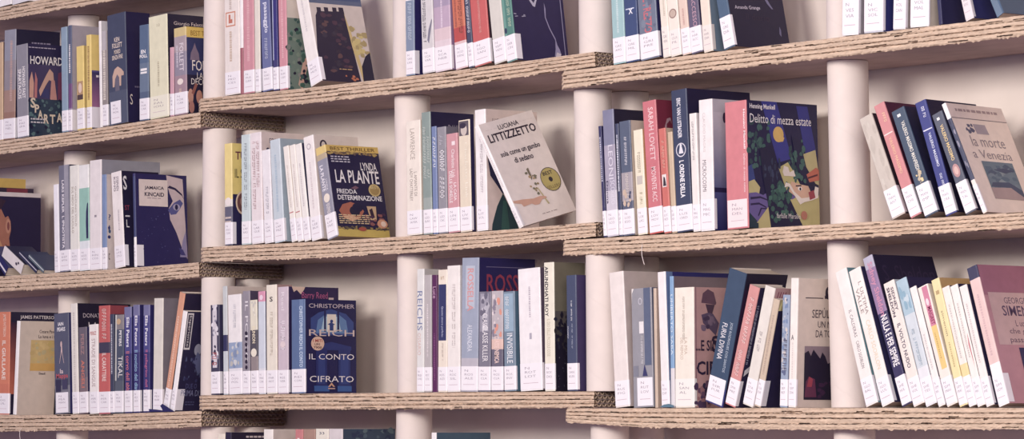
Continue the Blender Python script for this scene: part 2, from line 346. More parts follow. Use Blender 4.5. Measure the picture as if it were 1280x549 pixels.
def B(bay, xl, xr, yt, dx, spine, cover, label, sp=(), cv=(), code=None, cx=None, d=None, lab=.047, wrap=.004, labw=None, inset=0.0, pitch=0, labcol=(240, 234, 238), name='book', pages=True, zlift=0, yaw=0):
    row, shelf, gname, place_txt = BAYS[bay]; sh = SH[shelf]; Y0 = inset
    bl = at(xl, 300, Y0); zy = sh.zt(bl.x); tl = at(xl + dx, yt, Y0)
    X0 = bl.x; X1 = at(xr, 300, Y0).x
    kk = math.cos(yaw) + math.sin(yaw) * math.tan(TH)         # a turned spine looks wider from the camera's side
    ph = math.atan2((tl.x - X0) / kk, tl.z - zy); h = math.hypot((tl.x - X0) / kk, tl.z - zy)
    w_ = max(.004, (X1 - X0) / kk * math.cos(ph) - .0006)
    if cx is not None:
        Xr = tl.x + w_ * math.cos(ph); dd = depth_to(cx, yt, Xr) - Y0
    else: dd = d if d else min(.155, max(.105, h * .64))
    dd = min(dd, DEPTH - .003 - Y0)
    hv = h                                   # the printing is laid out over the height the photograph shows
    if bay in ('z1', 'a3', 'a4', 'a5', 'd2'): h = max(h, .185 + .02 * random.random()); dd = max(dd, .118)
    if isinstance(spine, list): spine = [(lo * hv / h, c) for lo, c in spine]
    if isinstance(cover, list): cover = [(lo * hv / h, c) for lo, c in cover]
    root = empty(name); tag(root, label + place_txt, 'book', gname)
    root.rotation_euler = (pitch, ph, yaw)
    # rest the lowest lower corner on the shelf
    m = root.rotation_euler.to_matrix(); zz = None
    for q in ((0, 0, 0), (w_, 0, 0), (0, dd, 0), (w_, dd, 0)):
        r = m @ Vector(q); need = sh.zt(X0 + r.x) - r.z
        zz = need if zz is None else max(zz, need)
    root.location = (X0, Y0, zz + .0006 + zlift)
    t = min(.0013, w_ * .2); r = min(.0022, w_ * .2)
    # cover: wrapped card with rounded spine edges
    def outline(off):
        rr_ = max(r - off, .0002); pts = [(off, dd, 'b'), (off, r, 'b')]
        for i in range(1, 4): a = math.pi / 2 * i / 4; pts.append((r - rr_ * math.cos(a), r - rr_ * math.sin(a), 's'))
        pts += [(r, off, 's'), (w_ - r, off, 's')]
        for i in range(1, 4): a = math.pi / 2 * i / 4; pts.append((w_ - r + rr_ * math.sin(a), r - rr_ * math.cos(a), 's'))
        pts += [(w_ - off, r, 'c'), (w_ - off, dd, 'c')]
        return pts
    o_ = outline(0); i_ = outline(t)
    lv = {0., 1.}
    for bl_ in (spine, cover):
        if isinstance(bl_, list): lv |= {max(0., lo) for lo, _ in bl_}
    lv = sorted(lv); b = MB()
    def colr(kind, v): return bands(cover, v) if kind in 'c' else bands(spine, v)
    for za, zb in zip(lv, lv[1:]):
        vm = (za + zb) / 2
        for (A, Bq) in zip(o_, o_[1:]):
            kd = 'c' if (A[2] == 'c' or (Bq[2] == 'c' and A[2] == 'c')) else ('b' if A[2] == 'b' else 's')
            c = bands(cover, vm) if kd == 'c' else bands(spine, vm)
            b.face([(A[0], A[1], za * h), (Bq[0], Bq[1], za * h), (Bq[0], Bq[1], zb * h), (A[0], A[1], zb * h)], c)
    for (A, Bq) in zip(i_, i_[1:]):
        b.face([(Bq[0], Bq[1], 0), (A[0], A[1], 0), (A[0], A[1], h), (Bq[0], Bq[1], h)], (226, 214, 204))
    for z, sgn in ((0, 1), (h, -1)):
        v = 0 if z == 0 else .999
        for j in range(len(o_) - 1):
            c = bands(cover, v) if o_[j][2] == 'c' else bands(spine, v)
            q = [(o_[j][0], o_[j][1], z), (i_[j][0], i_[j][1], z), (i_[j + 1][0], i_[j + 1][1], z), (o_[j + 1][0], o_[j + 1][1], z)]
            b.face(q if sgn > 0 else q[::-1], c)
    for j in (0, len(o_) - 1): b.face([(o_[j][0], dd, 0), (i_[j][0], dd, 0), (i_[j][0], dd, h), (o_[j][0], dd, h)], bands(cover, .5))
    draw(b, sp, lambda s, v, L: (min(w_ - r, max(r, w_ * s)), -EPS * .6 - L * .00005, hv * v))
    draw(b, cv, lambda s, v, L: (w_ + EPS * .6 + L * .00005, r + (dd - r) * s, hv * v))
    b.build('cover', M_COVER, root)
    # page block
    if pages:
        p_ = MB(); x0, x1, y0, y1, z0, z1 = t, w_ - t, t, dd - .002, .0012, h - .0022
        P = [(x, y, z) for z in (z0, z1) for y in (y0, y1) for x in (x0, x1)]
        for q in ((0, 2, 3, 1), (4, 5, 7, 6), (0, 1, 5, 4), (2, 6, 7, 3), (0, 4, 6, 2), (1, 3, 7, 5)): p_.face([P[i] for i in q])
        p_.build('page_block', M_PAGE, root)
    # library sticker wrapped round the foot of the spine
    if lab:
        s_ = MB(); z0 = .0025; z1 = lab; of = .0004
        pts = outline(-of)[1:-1]; e = min(wrap, dd * .6)
        if labw:
            pts = [q for q in pts if labw[0] * w_ <= q[0] <= labw[1] * w_ and q[1] < r * .3]
            pts = [(labw[0] * w_, -of, 's'), (labw[1] * w_, -of, 's')]
        else:
            pts[0] = (pts[0][0], r, 'b'); pts.append((w_ + of, r + e, 'c'))
        for A, Bq in zip(pts, pts[1:]): s_.face([(A[0], A[1], z0), (Bq[0], Bq[1], z0), (Bq[0], Bq[1], z1), (A[0], A[1], z1)], labcol)
        a, c_ = (labw if labw else (0, 1)); sw = c_ - a
        txt = code or LAST.get('code', 'MAN'); lines = ['N', txt[:3], (txt[3:] or txt[::-1])[:3]]
        its = []
        for i, tx in enumerate(lines):
            wd = min(.5, .17 * len(tx) + .03) * sw; vc = .82 - i * .16
            its.append(('t', tx, a + sw * .24, vc - .045, a + sw * .24 + wd, vc + .045, PEN, -.012))
        its.append(('r', a + sw * .16, .23, a + sw * .84, .25, (205, 180, 190)))
        draw(s_, its, lambda s, v, L: (w_ * s, -of - .0002, z0 + (z1 - z0) * v))
        s_.build('spine_label', M_STICK, root)
    return root
BAYS = {
 'z1': (0, '1a', 'books cut off in the top left corner', ', top left corner'),
 'a1': (1, '1b', 'books in the top row, left bay', ', top row, left bay'),
 'b1': (2, '1c', 'books in the middle row, left bay', ', middle row, left bay'),
 'c1': (3, '1d', 'books in the bottom row, left bay', ', bottom row, left bay'),
 'a2': (1, '2a', 'books in the top row, second bay', ', top row, second bay'),
 'b2': (2, '2b', 'books in the middle row, second bay', ', middle row, second bay'),
 'c2': (3, '2c', 'books in the bottom row, second bay', ', bottom row, second bay'),
 'd2': (4, '2d', 'cut-off books along the bottom edge', ', cut off at bottom edge'),
 'a3': (1, '2a', 'books in the top row, third bay', ', top row, third bay'),
 'b3': (2, '2b', 'books in the middle row, third bay', ', middle row, third bay'),
 'c3': (3, '2c', 'books in the bottom row, third bay', ', bottom row, third bay'),
 'a4': (1, '4a', 'books in the top row, fourth bay', ', top row, fourth bay'),
 'b4': (2, '4b', 'books in the middle row, fourth bay', ', middle row, fourth bay'),
 'c4': (3, '4c', 'books in the bottom row, fourth bay', ', bottom row, fourth bay'),
 'a5': (1, '4a', 'books in the top row, right bay', ', top row, right bay'),
 'b5': (2, '4b', 'books in the middle row, right bay', ', middle row, right bay'),
 'c5': (3, '4c', 'books in the bottom row, right bay', ', bottom row, right bay'),
}
W2 = (244, 238, 236); GOLD = (226, 190, 100); YEL = (236, 206, 118); RED = (206, 92, 92); PINK = (212, 140, 150); SLATE = (78, 84, 112); GREY = (160, 152, 160); TEALD = (52, 92, 110); LBLUE = (170, 190, 206); DKBLUE = (52, 52, 120); LILAC = (182, 166, 186); PEACH = (232, 196, 172)
# ---- top left corner scraps
B('z1', -8, 12, -110, 0, W2, W2, 'white book foot standing on the highest shelf', code='AAA', lab=None)
B('z1', 13, 34, -110, 0, (226, 222, 226), W2, 'paler grey-white book foot right of its white neighbour', lab=None)
# ---- top row, left bay
B('a1', -9, 2.5, 55, 1, (206, 172, 136), (120, 90, 84), 'tan spine half cut by the left picture edge', code='GIVMOR', cx=40)
B('a1', 3, 17.3, 39, 2.5, [(.72, (150, 150, 164)), (.45, (150, 140, 148)), (.25, (170, 134, 120)), (0, (160, 120, 104))], (40, 36, 66), 'tall grey spine fading to brown below, left of the gladiator novel', code='HORNEL', cx=75,
  sp=[('d', .55, .35, .75, .9, (196, 160, 150))], cv=[('d', .3, .8, .36, .84, WHITE), ('l', .35, .86, .8, .89, 1, (150, 140, 170))])
B('a1', 20.5, 34.5, 57.5, -.5, (146, 142, 152), [(.78, (44, 38, 78)), (.4, (70, 60, 100)), (0, (48, 56, 82))], 'grey spine with swordsmen and large pale curved letters on the cover', code='FASSPA', cx=78, wrap=.003,
  sp=[('v', 'HOWARD FAST', .52, .42, .8, .76, WHITE, .02), ('v', 'SPARTACUS', .16, .42, .44, .74, WHITE, .02)],
  cv=[('l', .02, .945, .8, .965, 1, (190, 180, 200)), ('t', 'HOWARD', .06, .78, 1.0, .87, WHITE, .015), ('p', [(.02, .42), (.14, .42), (.16, .58), (.1, .7), (.03, .6)], (216, 160, 140)), ('p', [(.16, .42), (.24, .42), (.26, .62), (.2, .7)], (196, 120, 120)),
      ('p', [(.3, .5), (.5, .66), (.62, .74), (.72, .7), (.74, .6), (.6, .62), (.5, .56), (.34, .44)], (206, 160, 140)), ('p', [(.62, .42), (.66, .62), (.76, .62), (.82, .4), (.74, .3)], (200, 140, 130)), ('p', [(.84, .4), (.86, .7), (1, .72), (1, .4)], (120, 60, 90)), ('p', [(.36, .43), (.44, .52), (.58, .52), (.6, .42)], (60, 60, 110)),
      ('r', 0, 0, 1, .41, (46, 62, 84)), ('b', 46, 0, .03, 1, .4, .05, .022, [(70, 96, 104), (34, 36, 66), (90, 120, 124)], 5), ('t', 'S', .05, .31, .2, .42, (226, 206, 180), .03), ('t', 'P', .17, .26, .3, .35, (226, 206, 180), .03), ('t', 'A', .26, .2, .4, .29, (226, 206, 180), .03), ('t', 'R', .43, .15, .57, .25, (226, 206, 180), .03), ('t', 'T', .6, .15, .76, .25, (226, 206, 180), .03), ('t', 'A', .8, .17, .96, .27, (226, 206, 180), .03), ('l', .05, .13, .45, .2, 2, (206, 200, 206))])
B('a1', 76.5, 84, 35, -.6, (142, 164, 184), (132, 154, 176), 'narrow pale blue spine, full height without print', code='CAMLUI', cx=100)
B('a1', 84.5, 89, 32.5, .3, [(.45, (92, 100, 128)), (.22, (120, 80, 130)), (0, (150, 130, 160))], (176, 166, 176), 'grey-lilac book with violet lettering on a thin dark spine', code='SPAERI', cx=127, wrap=.012,
  sp=[('d', .3, .55, .7, .82, WHITE)])
B('a1', 95.5, 104.5, 59, -.4, YEL, (206, 180, 110), 'short yellow spine with a small portrait near its foot', code='CAMCIN', cx=118,
  sp=[('r', .1, .4, .9, .58, (190, 150, 110)), ('e', .5, .5, .25, .06, (230, 200, 180)), ('r', .1, .36, .9, .42, (90, 70, 70))])
B('a1', 107.5, 113.5, 44.5, 0, YEL, [(.62, YEL), (.3, (90, 80, 140)), (0, (40, 36, 70))], 'yellow thriller whose cover turns violet and navy below', code='GRIPAR', cx=150, wrap=.022, sp=[('d', .3, .3, .7, .88, (170, 130, 80))],
  cv=[('g', 0, .1, 1, .6, (58, 56, 104), (190, 120, 160)), ('l', .15, .52, .6, .57, 1, WHITE), ('l', .1, .03, .8, .12, 3, (180, 170, 190))])
B('a1', 124, 127, 27, -1, W2, (220, 214, 216), 'tall white edge standing behind a small grey-brown spine', lab=None, cx=150)
B('a1', 127.3, 134, 40, -.6, (154, 142, 140), (120, 110, 116), 'narrow grey-brown spine with dark letters beside the big slate volume', code='FOEUNA', cx=150,
  sp=[('e', .5, .88, .3, .035, (70, 60, 80)), ('d', .25, .28, .75, .8, (226, 214, 200)), ('r', 0, .8, 1, 1, (190, 182, 184))])
B('a1', 136, 159, 20.5, -2.5, [(.3, (72, 78, 102)), (0, (84, 90, 112))], (44, 38, 80), 'thick slate blue volume with a pale arch on its spine', code='FOLMON', cx=187, labw=(.1, .66), lab=.05,
  sp=[('t', 'KEN', .38, .745, .66, .785, (226, 206, 190), .02), ('t', 'FOLLETT', .26, .69, .8, .735, (226, 206, 190), .02), ('t', 'MONDO', .36, .635, .7, .675, (226, 206, 190), .02), ('t', 'SENZA FINE', .24, .585, .82, .625, (226, 206, 190), .02),
      ('p', [(.24, .34), (.24, .44), (.36, .5), (.54, .52), (.74, .49), (.86, .46), (.86, .43), (.72, .43), (.7, .34), (.62, .34), (.6, .42), (.5, .45), (.38, .41), (.34, .34)], (206, 170, 150)), ('p', [(.38, .3), (.38, .41), (.5, .45), (.6, .42), (.62, .3)], (110, 104, 120))],
  cv=[('t', 'S', .09, .16, .2, .255, (230, 214, 200), .0), ('l', .3, .3, .9, .33, 1, (120, 110, 140))])
B('a1', 173.5, 185, 32.5, .5, [(.6, (92, 112, 142)), (.3, (110, 126, 150)), (0, (90, 104, 132))], (60, 62, 90), 'slim steel blue spine between the slate volume and the cream block', code='FORCAR', cx=200,
  sp=[('t', 'EN', .2, .7, .7, .74, W2, .03), ('t', 'FOLL', .05, .655, .9, .69, W2, .03), ('r', .15, .52, .85, .545, W2), ('r', .15, .49, .85, .51, W2)])
B('a1', 187, 210, 22.5, -1.5, (230, 224, 190), [(.0, (42, 36, 62))], 'thick pale cream-yellow spine with black cover', code='FALIOU', cx=254, labcol=(236, 230, 208),
  sp=[('d', .45, .3, .55, .55, (190, 180, 150)), ('t', '10', .45, .89, .62, .92, (190, 180, 150), .0)],
  cv=[('t', 'Giorgio Faletti', .17, .885, 1.0, .93, (226, 206, 200), .0)])
B('a1', 211.5, 216.3, 60, .5, (214, 160, 172), (150, 110, 130), 'thin pink spine squeezed before the domed-basilica thriller', code='FORCAR', cx=232)
B('a1', 217.8, 233, 36.5, -.8, [(.9, (214, 190, 130)), (.72, (176, 158, 164)), (.45, (150, 140, 156)), (0, (170, 140, 150))], [(.88, (226, 190, 90)), (.45, (52, 56, 100)), (0, (40, 34, 62))], 'grey thriller with yellow band and a basilica dome on its cover', code='FORCAR', cx=282, wrap=.002,
  sp=[('v', 'FOLLETT', .45, .5, .8, .82, (226, 214, 220)), ('d', .2, .55, .35, .8, (206, 196, 206)), ('e', .5, .38, .25, .035, (236, 220, 210)), ('d', .4, .1, .6, .3, (220, 190, 170))],
  cv=[('t', 'BEST THRILLER', .1, .9, .9, .96, (160, 120, 50)), ('p', [(.08, .62), (.1, .7), (.16, .76), (.2, .82), (.24, .76), (.3, .7), (.32, .62)], (130, 110, 130)), ('t', 'FOLLETT', .13, .5, .95, .62, (240, 226, 214), .0), ('t', 'LA', .25, .41, .4, .48, (226, 214, 206), .0), ('t', 'DECODIFICA', .1, .34, .95, .41, (226, 214, 206), .0), ('e', .08, .2, .07, .09, (196, 140, 120)), ('e', .3, .2, .08, .08, (190, 130, 110)), ('e', .1, .08, .07, .07, (180, 120, 110)), ('p', [(.1, .24), (.2, .36), (.26, .34), (.16, .22)], (150, 90, 80))])
# ---- middle row, left bay : cut books and slumped booklets
B('b1', -56, -46, 222, 0, (220, 180, 100), (214, 176, 92), 'mustard yellow cover standing rearmost at the left picture edge', code='AAABBB', cx=32)
B('b1', -42, -34, 234, 0, (50, 40, 66), [(.965, (60, 44, 70)), (.95, (44, 34, 60)), (0, (44, 34, 60))], 'dark cover with a reddish strip, in front of the mustard one', code='AAABBB', cx=42, cv=[('r', .55, .93, .9, .995, (130, 50, 70))])
B('b1', -20, -12, 240.5, 0, (60, 50, 80), [(.95, (220, 206, 206)), (0, (44, 36, 72))], 'navy cover showing an ear and bare neck in warm light', code='AAABBB', cx=51,
  cv=[('p', [(0, .1), (.46, .1), (.42, .24), (.38, .36), (.36, .46), (.4, .55), (.39, .66), (.34, .72), (.28, .7), (.2, .8), (0, .9)], (176, 112, 92)), ('p', [(0, .1), (.3, .1), (.24, .34), (.14, .5), (0, .55)], (206, 150, 110)), ('p', [(0, .74), (.2, .8), (.3, .9), (0, .95)], (60, 40, 60)), ('e', .34, .6, .05, .085, (200, 140, 116)), ('e', .345, .6, .025, .05, (140, 76, 76)), ('e', .3, .34, .012, .05, (120, 60, 70))])
B('b1', 6, 17, 318.5, -18, (44, 42, 96), (90, 90, 130), 'navy booklet slumped leftmost at the feet of the ear cover', lab=None, d=.07, name='booklet', sp=[('r', .3, 0, .5, 1, (220, 214, 220))])
B('b1', 26, 43, 321, -24, (222, 212, 210), (60, 60, 90), 'pale booklet with ink marks slumped among the navy ones', lab=None, d=.07, name='booklet', sp=[('e', .5, .3, .12, .05, (70, 60, 80)), ('e', .7, .22, .1, .04, (60, 50, 70))])
B('b1', 45, 52, 320, -22, (52, 52, 80), (60, 70, 104), 'dark slate booklet slumped right of the pale one', lab=None, d=.07, name='booklet', sp=[('r', .6, 0, .8, 1, (200, 196, 206))])
B('b1', 54, 60, 323, -19, (96, 110, 120), (70, 80, 110), 'grey-green booklet slumped last before the white spine', lab=None, d=.07, name='booklet', sp=[('r', .6, 0, .85, 1, (206, 206, 206))])
B('b1', 68.5, 74.5, 231.5, -2, (240, 236, 240), W2, 'thin short all-white spine starting the upright group', code='KAVCAS', cx=100)
B('b1', 75, 88, 208, -2, (118, 116, 134), (44, 38, 66), 'slate and grey two-tone spine with white capitals', code='KEPIPN', cx=113, sp=[('r', .55, 0, .94, 1, (160, 156, 168)), ('v', 'LARS KEPLER  L IPNOTISTA', .3, .22, .52, .86, (240, 232, 236), .02)])
B('b1', 88.3, 99.5, 208, -1.5, (232, 228, 218), (226, 222, 214), 'off-white spine with two lines of grey-brown capitals', code='KESQUA', cx=113, sp=[('v', 'QUALCUNO VOLÒ', .58, .42, .8, .8, (166, 152, 140)), ('v', 'SUL NIDO DEL CUCULO', .22, .36, .45, .8, (166, 152, 140))])
B('b1', 99.8, 112, 207.5, -1.5, [(.78, (236, 234, 230)), (.28, (150, 196, 180)), (0, (226, 230, 232))], (226, 230, 226), 'white and mint green spine with a dark shape at its edge', code='KESSOG', cx=135, sp=[('p', [(.74, .3), (.7, .45), (.74, .56), (.84, .63), (.94, .64), (.94, .3)], (52, 50, 92))])
B('b1', 112.5, 127, 201.5, -.5, (234, 224, 222), (150, 148, 160), 'tall white spine with grey cover, tallest of the group', code='KINCOS', cx=200, sp=[('r', .42, .48, .6, .5, (150, 140, 150))], cv=[('t', 'KING', .35, .855, .7, .88, (110, 104, 120))])
B('b1', 128, 133.5, 219, -1, [(.2, (126, 146, 186)), (0, (220, 216, 222))], (214, 200, 194), 'powder blue thin spine with blue squiggles on cream cover', code='KINCIM', cx=165, wrap=.002, cv=[('t', '?', .06, .52, .14, .58, (52, 60, 120)), ('e', .1, .4, .05, .02, (60, 90, 130)), ('e', .08, .34, .06, .018, (52, 60, 120)), ('p', [(.03, .44), (.1, .47), (.13, .43), (.06, .41)], (52, 60, 120)), ('t', 'C', .05, .1, .1, .17, INK)])
B('b1', 144, 156.5, 217, -5.5, (240, 230, 226), (40, 34, 66), 'white left-tilting spine with black cover and large white letters', code='STESTO', cx=198, wrap=.009,
  sp=[('v', 'STEPHEN', .5, .8, .75, .95, (120, 106, 120)), ('v', 'KING', .25, .8, .45, .95, (120, 106, 120)), ('d', .55, .38, .68, .6, (190, 180, 184))], cv=[('t', 'S', .03, .8, .13, .95, (240, 234, 236), .02), ('t', 'ST', .05, .59, .17, .64, (180, 70, 90), .0), ('r', .05, .52, .17, .535, (220, 214, 220)), ('t', 'L', .07, .41, .15, .49, (240, 234, 236), .0)])
B('b1', 168, 171, 217.5, -2.5, [(.97, (60, 56, 110)), (.32, (70, 76, 120)), (0, W2)], (48, 42, 96), 'navy novel showing a pale face and a cream title panel', code='KINCOS', cx=233, wrap=.017,
  cv=[('p', [(.6, .995), (.92, .96), (.99, .1), (.88, .22), (.78, .38), (.66, .52), (.64, .64), (.72, .72), (.66, .8), (.62, .88)], (206, 184, 186)), ('p', [(.62, .62), (.74, .7), (.86, .74), (.92, .7), (.86, .64), (.78, .58), (.68, .57)], (90, 90, 150)), ('e', .79, .655, .07, .035, (170, 160, 190)), ('e', .79, .655, .03, .03, (40, 36, 80)), ('p', [(.62, .86), (.76, .84), (.9, .78), (.94, .74), (.9, .8), (.78, .86), (.66, .885)], (50, 40, 80)), ('p', [(.84, .12), (.9, .3), (.96, .4), (.98, .12)], (150, 140, 180)), ('p', [(.82, .22), (.9, .2), (.95, .14), (.86, .14)], (70, 66, 130)),
      ('b', 26, .1, .05, .62, .58, .008, .006, [(80, 76, 130), (96, 96, 150)], 3), ('r', .06, .655, .62, .94, (232, 214, 206)), ('t', 'JAMAICA', .17, .825, .55, .87, (50, 40, 70), .025), ('t', 'KINCAID', .17, .76, .55, .805, (50, 40, 70), .025), ('l', .22, .73, .52, .745, 1, (150, 130, 140))])
# ---- bottom row, left bay
B('c1', -4, 12.5, 391, 0, [(.3, (222, 128, 96)), (0, (214, 120, 92))], (42, 36, 64), 'bright orange spine at the left picture edge', code='FOGIUL', cx=73, wrap=.002, sp=[('v', 'IL GIULLARE', .45, .34, .72, .72, (240, 220, 206), .02), ('v', 'JAMES PATTERSON', .45, .76, .72, .98, (236, 200, 180))],
  cv=[('g', 0, .2, .3, .9, (60, 40, 66), (206, 110, 84)), ('t', 'JAMES PATTERSON', .2, .925, .98, .968, (238, 226, 226), .01)])
B('c1', 17.5, 21.5, 402, 3.5, W2, (214, 196, 180), 'beige cover facing out with a golden wheat-field picture', code='PAVLUN', cx=72, lab=None, wrap=.002,
  cv=[('t', 'Cesare Pavese', .52, .875, 1.02, .91, (70, 56, 66), .01), ('t', 'La luna e i falò', .5, .82, 1.05, .855, (70, 56, 66), .01), ('r', .3, .47, 1.2, .8, (206, 176, 116)), ('b', 40, .34, .5, .96, .77, .05, .022, [(206, 180, 110), (214, 186, 124), (200, 170, 110), (190, 176, 130)], 8), ('r', .3, .47, 1, .55, (214, 166, 90)), ('t', 'Einaudi', .55, .43, .72, .455, (70, 56, 66))])
B('c1', 70, 88.5, 393, -3, [(.35, (88, 90, 112)), (.28, (84, 86, 106)), (0, (120, 118, 130))], (58, 56, 110), 'dark slate spine with pale pair of dividers and red script', code='PEAMAN', cx=112, labw=(.1, .94), lab=.046,
  sp=[('t', 'IAIN', .3, .875, .66, .91, (240, 234, 236), .02), ('t', 'PEARS', .24, .82, .78, .86, (240, 234, 236), .02), ('p', [(.52, .72), (.46, .6), (.36, .5), (.38, .5), (.52, .62), (.66, .5), (.68, .5), (.58, .6), (.54, .72)], (214, 180, 176)), ('e', .5, .69, .06, .03, (214, 180, 176)), ('t', 'la', .4, .4, .62, .445, (226, 200, 200)), ('t', 'Mappa', .14, .34, .94, .4, (200, 90, 100), .02), ('r', .1, .22, .45, .34, (56, 52, 80)), ('r', .55, .24, .9, .34, (70, 66, 96))])
B('c1', 92, 100, 380.5, -4, (232, 224, 214), (40, 34, 58), 'tall off-white spine with black cover behind the short ones', code='PEDCON', cx=163, wrap=.001, sp=[('d', .35, .12, .65, .92, (206, 196, 190))], cv=[('t', 'DONATELLA', .1, .87, .62, .91, (206, 190, 200), .0), ('t', 'LA COLPA', .2, .77, .95, .83, (226, 214, 220), .0)])
B('c1', 100.8, 111, 410, -3, [(.42, (110, 100, 112)), (0, (130, 110, 116))], (52, 48, 96), 'greyish brown short spine with orange capitals', code='PERANG', cx=130, sp=[('v', 'ANGELI', .3, .3, .7, .62, (214, 120, 100), .02), ('v', 'PEREZ', .3, .68, .7, .92, (170, 130, 130), .02)])
B('c1', 113.5, 124.5, 406.5, -2.5, (240, 232, 226), (226, 216, 210), 'white spine lettered in grey next to the red one', code='PERSTR', cx=140, sp=[('v', 'STRADE DI SANGUE', .3, .3, .7, .84, (190, 170, 168)), ('t', 'PEREZ', .15, .88, .85, .92, (200, 110, 110))])
B('c1', 124.8, 138.5, 383, -1.5, [(.66, (204, 96, 92)), (.56, (70, 64, 86)), (.05, (206, 98, 94)), (0, (206, 110, 120))], (160, 70, 80), 'red spine with one black band', code='PERCAR', cx=160, sp=[('v', 'IL CARATTERE', .32, .3, .68, .56, (240, 214, 204)), ('q', .32, .68, .68, .97, (236, 200, 190))])
B('c1', 139, 144, 393.5, -2, (66, 70, 94), (60, 60, 90), 'very thin charcoal spine right of the red one', code='PERIOS', cx=160, sp=[('d', .35, .4, .65, .9, (206, 206, 214))])
B('c1', 144.3, 155, 394.5, -.5, [(.85, (140, 132, 134)), (.33, (78, 86, 106)), (0, (90, 96, 110))], (62, 56, 84), 'grey spine with tall white four-letter title and pale left stripe', code='PETTIK', cx=180, sp=[('r', .04, .33, .22, 1, (206, 204, 196)), ('v', 'PETERS', .5, .68, .8, .84, (240, 236, 236), .02), ('v', 'TIKAL', .42, .36, .94, .58, (232, 226, 222), .0), ('e', .45, .93, .25, .03, (206, 170, 130))])
for (x0, x1, yt, dx, tt, c2, w0, cd_) in ((157, 166, 384.5, -2, 'Il corvo dell abbazia', (216, 120, 128), 'first', 'PETCOR'), (168, 176, 382, -2, 'Il novizio del diavolo', (150, 190, 220), 'middle', 'PETNOV'), (180, 188, 382, -1, 'Il pellegrino dell odio', (206, 110, 150), 'last', 'PETPEL')):
    B('c1', x0, x1, yt, dx, [(.9, (120, 118, 160)), (.56, (80, 78, 140)), (0, (62, 58, 118))], (50, 46, 104), {'first': 'indigo monastic mystery with coral title, first of three alike', 'middle': 'indigo monastic mystery with light blue title, middle of three alike', 'last': 'indigo monastic mystery with magenta title, last of three alike'}[w0], code=cd_, cx=x1 + 26,
      sp=[('v', 'Ellis Peters', .32, .62, .74, .9, (240, 236, 244), .02), ('v', tt, .25, .12, .75, .58, c2, .01)])
B('c1', 192, 203.4, 374, .5, (222, 214, 202), (132, 124, 134), 'beige tall spine with plain grey-brown cover', code='PEVBAR', cx=262)
B('c1', 204.5, 211.5, 368, 20, (222, 156, 124), [(.82, (44, 36, 66)), (0, (44, 36, 66))], 'orange spine leaning right against the tube', code='PIEDUE', cx=285, sp=[('d', .35, .2, .65, .8, (236, 190, 166))], cv=[('p', [(.14, .8), (.2, .84), (.9, .84), (.9, .75), (.2, .75)], (90, 40, 90)), ('t', 'MICHAEL', .24, .765, .85, .82, (226, 110, 150), .01)])
B('c1', 213.5, 219, 390.5, 15, W2, (44, 38, 72), 'white leaning spine with boxed vertical title on black cover', code='PIEDUE', cx=272, wrap=.018,
  cv=[('r', .02, .62, .22, .985, (220, 214, 214)), ('r', .05, .64, .19, .97, (50, 44, 70)), ('v', 'Esperienze', .07, .65, .17, .96, (226, 220, 220), .0), ('e', .5, .62, .12, .06, (150, 150, 170)), ('p', [(.4, .5), (.5, .6), (.62, .56), (.7, .4), (.6, .36), (.5, .44)], (96, 100, 140)), ('b', 20, .1, .3, .8, .55, .03, .02, [(60, 60, 104), (80, 86, 124), (50, 46, 90)], 4), ('t', 'DUE O', .25, .23, .62, .28, (90, 90, 140), .0), ('t', 'PRIMA DI', .12, .155, .72, .215, (130, 130, 170), .0), ('l', .3, .05, .6, .1, 2, (80, 80, 120))])
# ---- top row, second bay
B('a2', 280.5, 299.3, -16, -.5, (236, 224, 216), (226, 216, 210), 'white book with an orange square emblem on the spine', code='PROCES', cx=340,
  sp=[('r', .1, .625, .75, .76, (214, 140, 112)), ('r', .16, .637, .69, .748, (236, 222, 212)), ('r', .3, .655, .55, .735, (206, 120, 96)), ('r', .43, .69, .55, .735, (236, 222, 212)), ('d', .35, .3, .5, .58, (206, 180, 160)), ('d', .35, .78, .5, 1, (200, 180, 170))])
B('a2', 299.8, 303.5, -10, -.5, [(.45, W2), (0, (170, 100, 110))], W2, 'wafer-thin white book with dark red line beside the emblem book', code='PUSDAM', cx=330, lab=None)
B('a2', 304, 317, -12, -.5, (214, 146, 156), (226, 206, 206), 'rose pink spine, broader and left of two pinks', code='PUSDAM', cx=345, sp=[('d', .38, .3, .62, .95, (230, 176, 180))])
B('a2', 318.5, 325, -14, -1, (228, 218, 204), (50, 48, 100), 'narrow cream spine between rose pink and periwinkle', code='QUAPER', cx=350)
B('a2', 328, 340, -16, -4, (110, 116, 164), (70, 70, 120), 'periwinkle blue spine with white sideways title', code='RADPAS', cx=372, sp=[('v', 'passaggio', .3, .55, .8, .84, (226, 226, 240), .02), ('q', .35, .3, .65, .5, (200, 204, 226), .01), ('e', .5, .9, .15, .02, (206, 206, 230))])
B('a2', 341, 347.5, -13, -2, [(.3, (60, 56, 128)), (0, (70, 66, 120))], (46, 40, 104), 'thin strong navy spine left of the camouflage cover', code='REAILL', cx=380, sp=[('r', .05, .3, .3, 1, (180, 186, 214))])
B('a2', 349, 359, -14, -2, (216, 146, 156), [(.7, (222, 208, 194)), (0, (116, 134, 122))], 'pink spine with camouflage leaf pattern cover', code='ROMCAM', cx=420, wrap=.004, sp=[('d', .4, .3, .6, .9, (232, 180, 184))],
  cv=[('b', 120, 0, .0, .75, .69, .04, .022, [(70, 104, 92), (66, 96, 92), (130, 148, 130), (96, 136, 122), (44, 40, 62), (140, 140, 134)], 2), ('p', [(.28, 0), (.42, .3), (.5, .5), (.4, .5), (.34, .36), (.2, .05)], (216, 170, 150)), ('e', .34, .66, .08, .05, (222, 206, 180))])
